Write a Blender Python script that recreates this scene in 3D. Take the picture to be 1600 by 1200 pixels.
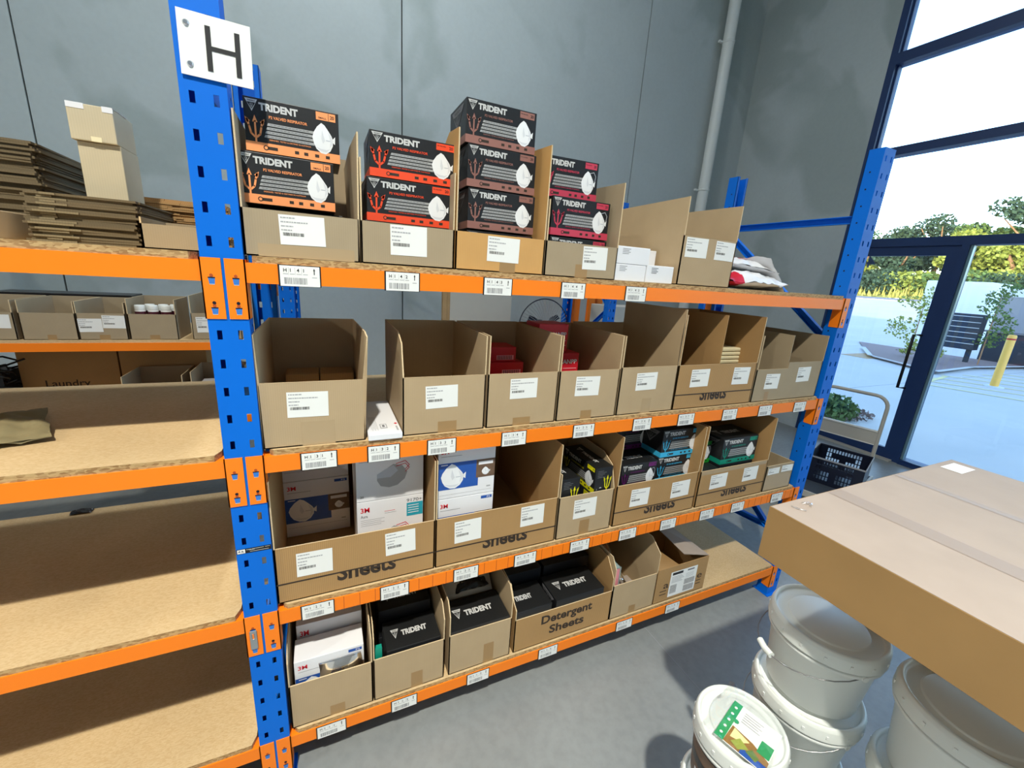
import bpy, bmesh, math, random
from mathutils import Vector, Matrix, noise
random.seed(7)
for o in list(bpy.data.objects): bpy.data.objects.remove(o)
S = bpy.context.scene
COL = S.collection

# ------------------------------------------------------------------ camera
yaw, pitch, roll = 0.4375, 0.2599, 0.068
fw = Vector((math.sin(yaw)*math.cos(pitch), math.cos(yaw)*math.cos(pitch), -math.sin(pitch)))
rt = Vector((math.cos(yaw), -math.sin(yaw), 0)); up = rt.cross(fw)
r2 = rt*math.cos(roll)+up*math.sin(roll); u2 = -rt*math.sin(roll)+up*math.cos(roll)
cd = bpy.data.cameras.new('camera'); cam = bpy.data.objects.new('camera', cd); COL.objects.link(cam)
cam.matrix_world = Matrix(((r2.x, u2.x, -fw.x, 0.2416), (r2.y, u2.y, -fw.y, -1.2617), (r2.z, u2.z, -fw.z, 1.8166), (0, 0, 0, 1)))
cd.sensor_width = 36; cd.lens = 646.2/1600*36; cd.clip_start = 0.02; cd.clip_end = 500
S.camera = cam

# ------------------------------------------------------------------ light
S.view_settings.view_transform = 'Standard'; S.view_settings.look = 'None'
S.view_settings.gamma = 1; S.view_settings.use_curve_mapping = False
S.view_settings.exposure = 0.0
W = bpy.data.worlds.new('sky'); S.world = W; W.use_nodes = True
nt = W.node_tree; nt.nodes.clear()
sky = nt.nodes.new('ShaderNodeTexSky'); sky.sky_type = 'NISHITA'; sky.sun_disc = False
sky.sun_elevation = math.radians(14); sky.sun_rotation = math.radians(-100); sky.air_density = 1.0; sky.dust_density = 0.6; sky.ozone_density = 2.2
bg = nt.nodes.new('ShaderNodeBackground'); bg.inputs[1].default_value = 1.0
ow = nt.nodes.new('ShaderNodeOutputWorld')
nt.links.new(sky.outputs[0], bg.inputs[0]); nt.links.new(bg.outputs[0], ow.inputs[0])

def light(name, kind, loc, energy, color=(1, 1, 1), size=1, size_y=None, aim=None):
    d = bpy.data.lights.new(name, kind); d.energy = energy; d.color = color
    if kind == 'AREA':
        d.size = size
        if size_y: d.shape = 'RECTANGLE'; d.size_y = size_y
        else: d.shape = 'DISK'
    o = bpy.data.objects.new(name, d); o.location = loc; COL.objects.link(o)
    if aim: o.rotation_euler = (Vector(aim)-Vector(loc)).to_track_quat('-Z', 'Y').to_euler()
    return o
sun = light('sun', 'SUN', (0, 0, 30), 3.6, (1.0, 0.83, 0.58)); sun.data.angle = 0.01
sun.rotation_euler = Vector((0.93, 0.22, -0.27)).to_track_quat('-Z', 'Y').to_euler()
hb = light('high_bay_light', 'AREA', (-0.45, -2.9, 6.0), 290, (1.0, 0.97, 0.86), 0.17); hb.data.spread = math.radians(112)
light('high_bay_light', 'AREA', (-6.0, -3.0, 6.0), 200, (1.0, 0.97, 0.88), 0.3)  # another high bay, out of view, added as fill
light('high_bay_light', 'AREA', (0.6, 1.45, 6.6), 125, (0.93, 0.98, 1.0), 0.5)
light('ceiling_fill_light', 'AREA', (-1.0, -1.5, 7.6), 65, (0.90, 0.97, 1.0), 9, 8)  # broad soft fill added overhead to lift the room, not an actual skylight

# ------------------------------------------------------------------ materials
def lin(c):
    return tuple(((v/255)/12.92 if v/255 <= 0.04045 else ((v/255+0.055)/1.055)**2.4) for v in c)
MATS = {}
def mat(name, rgb, rough=0.6, metal=0.0, spec=0.5, nscale=0, namp=0.0, bump=0.0, alpha=None, coords='Object', emit=None, coat=0):
    if name in MATS: return MATS[name]
    m = bpy.data.materials.new(name); m.use_nodes = True; t = m.node_tree; b = t.nodes['Principled BSDF']
    c = (*lin(rgb), 1); b.inputs['Base Color'].default_value = c
    b.inputs['Roughness'].default_value = rough; b.inputs['Metallic'].default_value = metal
    b.inputs['Specular IOR Level'].default_value = spec
    if coat: b.inputs['Coat Weight'].default_value = coat; b.inputs['Coat Roughness'].default_value = 0.15
    if nscale:
        tc = t.nodes.new('ShaderNodeTexCoord'); n = t.nodes.new('ShaderNodeTexNoise')
        n.inputs['Scale'].default_value = nscale; n.inputs['Detail'].default_value = 5
        t.links.new(tc.outputs[coords], n.inputs['Vector'])
        mx = t.nodes.new('ShaderNodeMix'); mx.data_type = 'RGBA'
        mx.inputs[6].default_value = tuple(v*(1-namp) for v in c[:3])+(1,); mx.inputs[7].default_value = tuple(min(1, v*(1+namp)) for v in c[:3])+(1,)
        t.links.new(n.outputs['Fac'], mx.inputs[0]); t.links.new(mx.outputs[2], b.inputs['Base Color'])
        if bump:
            bp = t.nodes.new('ShaderNodeBump'); bp.inputs['Strength'].default_value = bump; bp.inputs['Distance'].default_value = 0.004
            t.links.new(n.outputs['Fac'], bp.inputs['Height']); t.links.new(bp.outputs[0], b.inputs['Normal'])
    if alpha is not None: b.inputs['Alpha'].default_value = alpha
    MATS[name] = m; return m

def mat_concrete(name, rgb, rough, big, amp, scratch=0.0, stain=False):
    m = bpy.data.materials.new(name); m.use_nodes = True; t = m.node_tree; b = t.nodes['Principled BSDF']; L = t.links.new
    tc = t.nodes.new('ShaderNodeTexCoord')
    a = t.nodes.new('ShaderNodeTexNoise'); a.inputs['Scale'].default_value = big; a.inputs['Detail'].default_value = 8; a.inputs['Roughness'].default_value = 0.65
    L(tc.outputs['Object'], a.inputs['Vector'])
    r = t.nodes.new('ShaderNodeValToRGB'); c = lin(rgb)
    r.color_ramp.elements[0].position = 0.3; r.color_ramp.elements[1].position = 0.72
    r.color_ramp.elements[0].color = tuple(v*(1-amp) for v in c)+(1,); r.color_ramp.elements[1].color = tuple(v*(1+amp) for v in c)+(1,)
    L(a.outputs['Fac'], r.inputs[0]); out = r.outputs[0]
    if scratch:
        v = t.nodes.new('ShaderNodeTexNoise'); v.inputs['Scale'].default_value = 26; v.inputs['Detail'].default_value = 9
        L(tc.outputs['Object'], v.inputs['Vector'])
        r2_ = t.nodes.new('ShaderNodeValToRGB'); r2_.color_ramp.elements[0].position = 0.35; r2_.color_ramp.elements[1].position = 0.6
        r2_.color_ramp.elements[0].color = (1-scratch,)*3+(1,); r2_.color_ramp.elements[1].color = (1, 1, 1, 1)
        L(v.outputs['Fac'], r2_.inputs[0])
        mx = t.nodes.new('ShaderNodeMix'); mx.data_type = 'RGBA'; mx.blend_type = 'MULTIPLY'; mx.inputs[0].default_value = 1
        L(out, mx.inputs[6]); L(r2_.outputs[0], mx.inputs[7]); out = mx.outputs[2]
    if stain:
        s = t.nodes.new('ShaderNodeTexNoise'); s.inputs['Scale'].default_value = 0.55; s.inputs['Detail'].default_value = 3; s.inputs['Distortion'].default_value = 1.2
        L(tc.outputs['Object'], s.inputs['Vector'])
        r3 = t.nodes.new('ShaderNodeValToRGB'); r3.color_ramp.elements[0].position = 0.52; r3.color_ramp.elements[1].position = 0.6
        r3.color_ramp.elements[0].color = (1, 1, 1, 1); r3.color_ramp.elements[1].color = (0.80, 0.82, 0.80, 1)
        L(s.outputs['Fac'], r3.inputs[0])
        mx = t.nodes.new('ShaderNodeMix'); mx.data_type = 'RGBA'; mx.blend_type = 'MULTIPLY'; mx.inputs[0].default_value = 1
        L(out, mx.inputs[6]); L(r3.outputs[0], mx.inputs[7]); out = mx.outputs[2]
    L(out, b.inputs['Base Color']); b.inputs['Roughness'].default_value = rough
    MATS[name] = m; return m

def mat_chip(name, rgb, dark, scale=160):
    m = bpy.data.materials.new(name); m.use_nodes = True; t = m.node_tree; b = t.nodes['Principled BSDF']; L = t.links.new
    tc = t.nodes.new('ShaderNodeTexCoord'); v = t.nodes.new('ShaderNodeTexVoronoi'); v.inputs['Scale'].default_value = scale
    mp = t.nodes.new('ShaderNodeMapping'); mp.inputs['Scale'].default_value = (0.35, 1, 1)
    L(tc.outputs['Object'], mp.inputs[0]); L(mp.outputs[0], v.inputs['Vector'])
    n = t.nodes.new('ShaderNodeTexNoise'); n.inputs['Scale'].default_value = 3; L(tc.outputs['Object'], n.inputs['Vector'])
    mx = t.nodes.new('ShaderNodeMix'); mx.data_type = 'RGBA'; c = lin(rgb); d = lin(dark)
    mx.inputs[6].default_value = (*d, 1); mx.inputs[7].default_value = (*c, 1)
    rr = t.nodes.new('ShaderNodeMapRange'); rr.inputs[1].default_value = 0.1; rr.inputs[2].default_value = 0.75
    sep = t.nodes.new('ShaderNodeSeparateColor'); L(v.outputs['Color'], sep.inputs[0]); L(sep.outputs[0], rr.inputs[0]); L(rr.outputs[0], mx.inputs[0])
    mx2 = t.nodes.new('ShaderNodeMix'); mx2.data_type = 'RGBA'; mx2.blend_type = 'MULTIPLY'; mx2.inputs[0].default_value = 0.35
    L(mx.outputs[2], mx2.inputs[6]); L(n.outputs['Fac'], mx2.inputs[7])
    L(mx2.outputs[2], b.inputs['Base Color']); b.inputs['Roughness'].default_value = 0.75
    MATS[name] = m; return m

def mat_carton(name, rgb, ribs=0.05, rough=0.72):
    m = bpy.data.materials.new(name); m.use_nodes = True; t = m.node_tree; b = t.nodes['Principled BSDF']; L = t.links.new
    tc = t.nodes.new('ShaderNodeTexCoord'); n = t.nodes.new('ShaderNodeTexNoise'); n.inputs['Scale'].default_value = 7; n.inputs['Detail'].default_value = 6
    L(tc.outputs['Object'], n.inputs['Vector'])
    w = t.nodes.new('ShaderNodeTexWave'); w.inputs['Scale'].default_value = 55; w.bands_direction = 'X'; w.inputs['Distortion'].default_value = 0.4
    L(tc.outputs['Object'], w.inputs['Vector'])
    c = lin(rgb); mx = t.nodes.new('ShaderNodeMix'); mx.data_type = 'RGBA'
    mx.inputs[6].default_value = tuple(v*0.86 for v in c)+(1,); mx.inputs[7].default_value = tuple(v*1.12 for v in c)+(1,)
    L(n.outputs['Fac'], mx.inputs[0])
    mx2 = t.nodes.new('ShaderNodeMix'); mx2.data_type = 'RGBA'; mx2.blend_type = 'MULTIPLY'; mx2.inputs[0].default_value = ribs
    L(mx.outputs[2], mx2.inputs[6]); L(w.outputs['Color'], mx2.inputs[7]); L(mx2.outputs[2], b.inputs['Base Color'])
    b.inputs['Roughness'].default_value = rough; b.inputs['Specular IOR Level'].default_value = 0.3
    bp = t.nodes.new('ShaderNodeBump'); bp.inputs['Strength'].default_value = 0.12; bp.inputs['Distance'].default_value = 0.003
    L(n.outputs['Fac'], bp.inputs['Height']); L(bp.outputs[0], b.inputs['Normal'])
    MATS[name] = m; return m

def mat_clear(name, tint=(1, 1, 1), rough=0.08, opac=0.12, gloss=(1, 1, 1)):
    m = bpy.data.materials.new(name); m.use_nodes = True; t = m.node_tree; t.nodes.clear(); L = t.links.new
    o = t.nodes.new('ShaderNodeOutputMaterial'); tr = t.nodes.new('ShaderNodeBsdfTransparent'); tr.inputs[0].default_value = (*tint, 1)
    g = t.nodes.new('ShaderNodeBsdfGlossy'); g.inputs['Roughness'].default_value = rough; g.inputs[0].default_value = (*gloss, 1)
    f = t.nodes.new('ShaderNodeFresnel'); f.inputs[0].default_value = 1.45
    mth = t.nodes.new('ShaderNodeMath'); mth.operation = 'ADD'; mth.inputs[1].default_value = opac; L(f.outputs[0], mth.inputs[0])
    mx = t.nodes.new('ShaderNodeMixShader'); L(mth.outputs[0], mx.inputs[0]); L(tr.outputs[0], mx.inputs[1]); L(g.outputs[0], mx.inputs[2]); L(mx.outputs[0], o.inputs[0])
    MATS[name] = m; return m

mat_concrete('wall_concrete', (184, 192, 192), 0.8, 0.8, 0.06, 0.03, True)
mat_concrete('floor_concrete', (138, 142, 142), 0.42, 1.3, 0.12, 0.10)
mat_concrete('yard_concrete', (205, 203, 198), 0.85, 0.5, 0.06)
mat('wall_dark', (70, 74, 74), 0.9)
mat_chip('chip_board', (226, 196, 148), (214, 180, 130), 420); mat_chip('chip_edge', (206, 172, 118), (160, 120, 72), 260)
mat_carton('carton', (182, 158, 124)); mat_carton('carton_brown', (178, 140, 92), 0.16); mat_carton('carton_tan', (206, 158, 96), 0.05)
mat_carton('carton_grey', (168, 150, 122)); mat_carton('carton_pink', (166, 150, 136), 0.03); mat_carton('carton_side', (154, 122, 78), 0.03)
mat('carton_edge', (214, 190, 150), 0.85, nscale=300, namp=0.3)
mat('tape_brown', (160, 128, 86), 0.35); mat('tape_tan', (148, 124, 96), 0.45); mat('tape_clear', (176, 152, 118), 0.25)
mat('blue_paint', (0, 106, 212), 0.5, nscale=5, namp=0.05, spec=0.22)
mat('orange_paint', (255, 130, 18), 0.45, nscale=6, namp=0.05, spec=0.4)
mat('orange_scuff', (176, 74, 20), 0.6); mat('dark_hole', (8, 10, 30), 0.9); mat('slot_blue', (52, 118, 200), 0.5)
mat('zinc', (170, 176, 180), 0.35, 0.8); mat('bolt_steel', (190, 198, 210), 0.25, 0.9)
mat('white_paper', (236, 236, 232), 0.6, nscale=12, namp=0.02); mat('white_card', (232, 232, 235), 0.5, nscale=9, namp=0.02)
mat('ink', (34, 34, 36), 0.7); mat('ink_grey', (120, 120, 124), 0.7); mat('ink_soft', (170, 170, 172), 0.7); mat('ink_brown', (52, 40, 30), 0.75)
mat('label_black', (14, 14, 16), 0.5)
mat('pack_black', (30, 31, 34), 0.42, nscale=160, namp=0.25, spec=0.5); mat('pack_black_top', (24, 25, 26), 0.5, nscale=220, namp=0.5)
mat('silver_ink', (204, 204, 202), 0.4); mat('grey_bar', (165, 166, 165), 0.5); mat('mask_white', (236, 238, 240), 0.6); mat('mask_shade', (190, 195, 204), 0.6); mat('mask_mid', (216, 219, 224), 0.6)
for k, c in dict(peach=(255, 160, 100), red_orange=(240, 78, 40), taupe=(150, 104, 94), crimson=(200, 62, 86), yellow=(236, 228, 20), purple=(104, 26, 104), cyan=(60, 180, 226), green=(20, 150, 40), teal=(16, 148, 124)).items():
    mat('ink_'+k, c, 0.45)
mat('logo_red', (214, 12, 40), 0.5); mat('photo_blue', (32, 84, 170), 0.45, nscale=14, namp=0.15); mat('aqua', (40, 160, 184), 0.5); mat('photo_brown', (108, 84, 66), 0.5, nscale=30, namp=0.5)
mat('canpp_red', (205, 30, 48), 0.4); mat('canpp_pink', (238, 150, 160), 0.4)
mat('pail_white', (214, 217, 214), 0.4, nscale=4, namp=0.02); mat('pail_lid', (210, 214, 210), 0.38); mat_carton('carton_pale', (204, 190, 160)); mat_carton('carton_olive', (110, 96, 72), 0.1); mat_carton('carton_khaki', (136, 122, 94), 0.1)
mat('wire', (150, 150, 150), 0.3, 0.9); mat('pvc', (226, 228, 224), 0.4)
mat('frame_navy', (22, 52, 100), 0.45); mat('frame_edge', (120, 150, 160), 0.35, 0.4)
mat('crate_navy', (14, 22, 42), 0.4); mat('crate_black', (22, 26, 34), 0.45); mat('trolley_grey', (176, 172, 162), 0.45)
mat('deck_dark', (48, 56, 68), 0.7)
mat('bollard_yellow', (252, 196, 92), 0.5); mat('line_yellow', (232, 222, 160), 0.8); mat('band_red', (200, 50, 50), 0.5)
mat('mulch', (146, 126, 122), 0.95, nscale=40, namp=0.5); mat('foliage', (96, 122, 62), 0.8, nscale=3, namp=0.35, coords='Object')
mat('foliage_light', (150, 160, 70), 0.8, nscale=4, namp=0.3); mat('foliage_dark', (60, 84, 62), 0.85, nscale=3, namp=0.35); mat('trunk', (170, 130, 96), 0.9, nscale=8, namp=0.3)
mat('grass', (176, 168, 84), 0.9, nscale=2, namp=0.3, coords='Object'); mat('fence_grey', (150, 152, 156), 0.7); mat('fence_white', (222, 228, 232), 0.7); mat('asphalt', (150, 150, 158), 0.9)
mat('cloth_olive', (128, 116, 82), 0.85, nscale=30, namp=0.2); mat('mailer', (226, 226, 228), 0.35, nscale=20, namp=0.04); mat('mailer_red', (196, 24, 48), 0.4)
mat('black_plastic', (20, 20, 22), 0.35); mat('bottle_white', (228, 226, 220), 0.4); mat('bottle_plum', (84, 30, 44), 0.4)
mat('cream', (238, 226, 186), 0.7, nscale=15, namp=0.05); mat('pine', (186, 150, 104), 0.7, nscale=12, namp=0.15); mat('board_grey', (206, 198, 184), 0.8, nscale=5, namp=0.05)
mat('book_pink', (232, 150, 160), 0.5); mat('book_cover', (150, 170, 170), 0.4); mat('green_ink', (40, 150, 92), 0.5); mat('leaf_photo', (150, 108, 54), 0.5, nscale=40, namp=0.7)
mat_clear('glass', (0.97, 0.99, 1.0), 0.0, 0.0); mat_clear('clear_plastic', (0.96, 0.97, 0.98), 0.12, 0.10); mat_clear('teal_plastic', (0.45, 0.85, 0.75), 0.2, 0.15)
mat_clear('fan_mesh_air', (1, 1, 1), 0.3, 0.0)

# ------------------------------------------------------------------ mesh builder
_TX = {}
def text_geo(s, bold):
    k = (s, bold)
    if k in _TX: return _TX[k]
    c = bpy.data.curves.new('t', 'FONT'); c.body = s; c.size = 1; c.offset = bold; c.resolution_u = 3; c.align_x = 'LEFT'
    o = bpy.data.objects.new('t', c); COL.objects.link(o)
    dg = bpy.context.evaluated_depsgraph_get(); me = bpy.data.meshes.new_from_object(o.evaluated_get(dg))
    vs = [(v.co.x, v.co.y) for v in me.vertices]; fs = [tuple(p.vertices) for p in me.polygons]
    bpy.data.objects.remove(o); bpy.data.curves.remove(c); bpy.data.meshes.remove(me)
    x0 = min(v[0] for v in vs); x1 = max(v[0] for v in vs)
    vs = [(v[0]-x0, v[1]) for v in vs]
    _TX[k] = (vs, fs, x1-x0); return _TX[k]
class Frame:
    def __init__(s, O, U, V): s.O = Vector(O); s.U = Vector(U).normalized(); s.V = Vector(V).normalized(); s.N = s.U.cross(s.V)
    def p(s, x, y, l=0.0): return s.O+s.U*x+s.V*y+s.N*l
class MB:
    def __init__(s): s.v = []; s.f = []; s.m = []; s.sm = []; s.mats = []
    def mi(s, m):
        if m not in s.mats: s.mats.append(m)
        return s.mats.index(m)
    def face(s, pts, m, smooth=False):
        n = len(s.v); s.v += [tuple(p) for p in pts]; s.f.append(tuple(range(n, n+len(pts)))); s.m.append(s.mi(m)); s.sm.append(smooth)
    def geo(s, vs, fs, m, smooth=False):
        n = len(s.v); s.v += [tuple(p) for p in vs]; k = s.mi(m)
        for f in fs: s.f.append(tuple(n+i for i in f)); s.m.append(k); s.sm.append(smooth)
    def box(s, x0, x1, y0, y1, z0, z1, m, M=None):
        vs = [Vector((x, y, z)) for x in (x0, x1) for y in (y0, y1) for z in (z0, z1)]
        if M: vs = [M @ v for v in vs]
        s.geo(vs, [(0, 1, 3, 2), (4, 6, 7, 5), (0, 4, 5, 1), (2, 3, 7, 6), (0, 2, 6, 4), (1, 5, 7, 3)], m); return s
    def prism(s, pts, off, m, tri=False):
        pts = [Vector(p) for p in pts]; off = Vector(off); n = len(pts)
        fs = [tuple(range(n-1, -1, -1)), tuple(range(n, 2*n))]+[(i, (i+1) % n, n+(i+1) % n, n+i) for i in range(n)]
        s.geo(pts+[p+off for p in pts], fs, m); return s
    def tube(s, pts, r, m, seg=10, cap=True, closed=False):
        pts = [Vector(p) for p in pts]; rings = []; n = len(pts); prev = None
        for i, p in enumerate(pts):
            if closed: d = pts[(i+1) % n]-pts[i-1]
            else: d = pts[min(i+1, n-1)]-pts[max(i-1, 0)]
            d.normalize()
            a = prev if prev is not None else (Vector((0, 0, 1)) if abs(d.z) < .9 else Vector((1, 0, 0)))
            a = (a-d*a.dot(d)).normalized(); prev = a; b = d.cross(a)
            rr = r[i] if isinstance(r, (list, tuple)) else r
            rings.append([p+(a*math.cos(t*2*math.pi/seg)+b*math.sin(t*2*math.pi/seg))*rr for t in range(seg)])
        vs = [q for R in rings for q in R]; fs = []
        for i in range(n if closed else n-1):
            j = (i+1) % n
            for t in range(seg): fs.append((i*seg+t, i*seg+(t+1) % seg, j*seg+(t+1) % seg, j*seg+t))
        s.geo(vs, fs, m, True)
        if cap and not closed: s.geo(rings[0], [tuple(range(seg-1, -1, -1))], m); s.geo(rings[-1], [tuple(range(seg))], m)
        return s
    def lathe(s, prof, m, seg=48, c=(0, 0, 0), smooth=True):
        vs = []; fs = []; n = len(prof)
        for (r, z) in prof:
            for t in range(seg): vs.append((c[0]+r*math.cos(2*math.pi*t/seg), c[1]+r*math.sin(2*math.pi*t/seg), c[2]+z))
        for i in range(n-1):
            for t in range(seg): fs.append((i*seg+t, i*seg+(t+1) % seg, (i+1)*seg+(t+1) % seg, (i+1)*seg+t))
        s.geo(vs, fs, m, smooth); return s
    # flat prints on a frame
    def rect(s, F, x0, y0, x1, y1, m, l=0.0005): s.face([F.p(x0, y0, l), F.p(x1, y0, l), F.p(x1, y1, l), F.p(x0, y1, l)], m); return s
    def poly(s, F, pts, m, l=0.0005): s.face([F.p(x, y, l) for x, y in pts], m); return s
    def stroke(s, F, pts, w, m, l=0.0006):
        for (a, b) in zip(pts[:-1], pts[1:]):
            dx, dy = b[0]-a[0], b[1]-a[1]; L = math.hypot(dx, dy) or 1; nx, ny = -dy/L*w/2, dx/L*w/2; ex, ey = dx/L*w*.25, dy/L*w*.25
            s.poly(F, [(a[0]+nx-ex, a[1]+ny-ey), (b[0]+nx+ex, b[1]+ny+ey), (b[0]-nx+ex, b[1]-ny+ey), (a[0]-nx-ex, a[1]-ny-ey)], m, l)
        return s
    def text(s, F, t, x, y, h, m, bold=0.0, width=None, l=0.0009, mirror=False):
        vs, fs, w = text_geo(t, bold); k = h/0.70; kx = (width/w) if width else k
        sg = -1 if mirror else 1
        s.geo([F.p(x+sg*v[0]*kx, y+v[1]*k, l) for v in vs], fs, m); return s
    def build(s, name, parent=None, loc=None, rz=0, recalc=False, bevel=0):
        me = bpy.data.meshes.new(name); me.from_pydata(s.v, [], s.f)
        for m in s.mats: me.materials.append(MATS[m])
        me.polygons.foreach_set('material_index', s.m); me.polygons.foreach_set('use_smooth', s.sm)
        if recalc or bevel:
            bm = bmesh.new(); bm.from_mesh(me); bmesh.ops.remove_doubles(bm, verts=bm.verts, dist=1e-6) if recalc else None
            bmesh.ops.recalc_face_normals(bm, faces=bm.faces)
            if bevel: bmesh.ops.bevel(bm, geom=[e for e in bm.edges if len(e.link_faces) == 2 and e.calc_face_angle(0) > 0.6], offset=bevel, segments=2, affect='EDGES', profile=0.5)
            bm.to_mesh(me); bm.free()
        me.update()
        o = bpy.data.objects.new(name, me); COL.objects.link(o)
        if parent: o.parent = parent
        if loc is not None: o.location = loc
        if rz: o.rotation_euler = (0, 0, rz)
        return o
def tag(o, label, cat, group=None, kind=None):
    o['label'] = label; o['category'] = cat
    if group: o['group'] = group
    if kind: o['kind'] = kind
    return o
def thing(name, loc, label, cat, group=None, rz=0):
    o = bpy.data.objects.new(name, None); o.empty_display_size = 0.05; COL.objects.link(o)
    o.location = loc; o.rotation_euler = (0, 0, rz); return tag(o, label, cat, group)
def struct(o): o['kind'] = 'structure'; return o
def copy_tree(o, parent=None):
    c = o.copy(); COL.objects.link(c)
    if parent: c.parent = parent
    for ch in o.children: copy_tree(ch, c)
    return c
# ================================================================== building shell
m = MB(); m.box(-10, 6.3, -9, 4, -0.12, 0, 'floor_concrete'); struct(m.build('floor'))
m = MB()
for a, b in ((-10, -4.89), (-4.876, -1.834), (-1.82, 1.103), (1.117, 4.182), (4.196, 6.2)): m.box(a, b, 3.8, 3.95, 0, 8, 'wall_concrete')
m.box(-10, 6.2, 3.83, 3.97, 0, 8, 'wall_dark'); struct(m.build('wall_back'))
m = MB(); m.box(6.2, 6.38, 2.04, 3.97, 0, 8, 'wall_concrete'); struct(m.build('wall_right'))
m = MB(); m.box(-10.15, -10, -9, 3.97, 0, 8, 'wall_concrete'); struct(m.build('wall_left'))
m = MB(); m.box(-10.15, 6.38, -9.15, -9, 0, 8, 'wall_concrete'); struct(m.build('wall_front'))
m = MB(); m.box(-10.15, 6.38, -9.15, 4, 8, 8.15, 'wall_concrete'); struct(m.build('ceiling'))
m = MB(); m.box(-10, 6.38, 3.98, 30, -0.1, 8.1, 'wall_concrete'); struct(m.build('wall_neighbour'))
m = MB(); m.box(1.764, 1.767, -9, .9, 0, .0006, 'fence_grey'); struct(m.build('trim_2'))
# glazed shopfront in the right wall plane
XF = 6.2
m = MB()
m.box(XF, XF+.15, 1.97, 2.04, 0, 8, 'frame_navy')
m.box(XF+.05, XF+.10, 1.955, 1.97, 2.5, 8, 'frame_navy')
for z0, z1 in ((2.40, 2.49), (3.385, 3.475), (4.35, 4.46), (5.35, 5.46), (6.9, 7.0), (7.9, 8.0)): m.box(XF, XF+.15, -9, 1.97, z0, z1, 'frame_navy')
for y in (-2.9, -6.3): m.box(XF, XF+.15, y, y+.08, 0, 2.4, 'frame_navy')
for y in (-4.6,): m.box(XF, XF+.15, y, y+.08, 2.49, 8, 'frame_navy')
m.box(XF, XF+.15, 0.865, 0.925, 0, 2.4, 'frame_navy'); m.box(XF+.02, XF+.06, 0.84, 0.866, 0.05, 2.4, 'frame_edge')
m.box(XF, XF+.15, -9, .865, 0, .055, 'frame_navy'); m.box(XF-.02, XF+.03, -9, .865, 0, .03, 'frame_navy')
f = struct(m.build('window_1'))
for i, (z0, z1, y0, y1) in enumerate(((.055, 2.4, -9, .865), (2.49, 3.385, -9, 1.97), (3.475, 4.35, -9, 1.97), (4.46, 5.35, -9, 1.97), (5.46, 6.9, -9, 1.97), (7.0, 7.9, -9, 1.97))):
    g = MB(); g.box(XF+.072, XF+.078, y0, y1, z0, z1, 'glass'); g.build('pane', f)
m = MB()
m.box(XF+.02, XF+.07, .925, 1.03, .01, 2.40, 'frame_navy'); m.box(XF+.02, XF+.07, 1.87, 1.97, .01, 2.40, 'frame_navy')
m.box(XF+.02, XF+.07, 1.03, 1.87, 2.30, 2.40, 'frame_navy'); m.box(XF+.02, XF+.07, 1.03, 1.87, .01, .13, 'frame_navy')
d = struct(m.build('door_1'))
g = MB(); g.box(XF+.042, XF+.048, 1.03, 1.87, .13, 2.30, 'glass'); g.build('pane', d)
g = MB(); g.tube([(XF+.03, 1.02, 1.46), (XF-.05, 1.06, 1.46), (XF-.05, 1.06, .86), (XF+.03, 1.02, .86)], .014, 'black_plastic', 8); g.build('door_handle', d)
g = MB(); F = Frame((XF+.052, 1.66, 2.17), (0, 1, 0), (0, 0, 1)); g.text(F, '4', 0, 0, .13, 'frame_navy', 0.01, .09); g.build('door_number', d)
m = MB(); m.box(XF-.06, XF+.02, .925, 1.97, 0, .012, 'trolley_grey'); struct(m.build('trim_1'))

# ================================================================== outside
m = MB()
ys = (-45, 60)
prof = [(6.38, -.02), (22, -.02), (30, .45), (44, 1.75)]
for (a, za), (b, zb) in zip(prof[:-1], prof[1:]): m.face([(a, ys[0], za), (b, ys[0], zb), (b, ys[1], zb), (a, ys[1], za)], 'yard_concrete')
for y in (-1.0, 3.4, 7.8): m.box(6.4, 22, y, y+.012, -.0195, -.018, 'fence_grey')
struct(m.build('floor_yard'))
m = MB(); m.face([(44, -45, 1.78), (46.5, -45, 1.95), (46.5, 60, 1.95), (44, 60, 1.78)], 'asphalt'); struct(m.build('floor_road'))
def leaves(m, c, R, n, s, mt, rnd, squash=1.0):
    for i in range(n):
        while True:
            p = Vector((rnd.uniform(-1, 1), rnd.uniform(-1, 1), rnd.uniform(-1, 1)))
            if .35 < p.length < 1: break
        p = Vector((p.x*R[0], p.y*R[1], p.z*R[2]))+Vector(c)
        a = Vector((rnd.uniform(-1, 1), rnd.uniform(-1, 1), rnd.uniform(-1, 1))).normalized(); b = a.orthogonal().normalized()
        q = a.cross(b); t = rnd.uniform(.5, 1.2)*s
        m.face([p-b*t, p+q*t*.6, p+b*t, p-q*t*.6], mt)
rv = random.Random(3)
m = MB()
nx, ny = 10, 60; vs = []; fs = []
for i in range(nx):
    for j in range(ny):
        x = 46.5+i*2.2; y = -10+j*1.2; vs.append((x, y, 1.95+i*.33+noise.noise(Vector((x*.3, y*.3, 0)))*.5))
for i in range(nx-1):
    for j in range(ny-1): fs.append((i*ny+j, (i+1)*ny+j, (i+1)*ny+j+1, i*ny+j+1))
m.geo(vs, fs, 'grass', True)
for k in range(2600):
    x = rv.uniform(46.6, 56); y = rv.uniform(8, 45); z = 1.95+(x-46.5)*.15
    h = rv.uniform(.3, .9); dx = rv.uniform(-.2, .2); m.face([(x, y-.08, z), (x+dx, y+dx, z+h), (x, y+.08, z)], 'grass')
tag(m.build('grass_bank'), 'sunlit yellow grass bank across the road outside', 'grass', kind='stuff')
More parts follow.
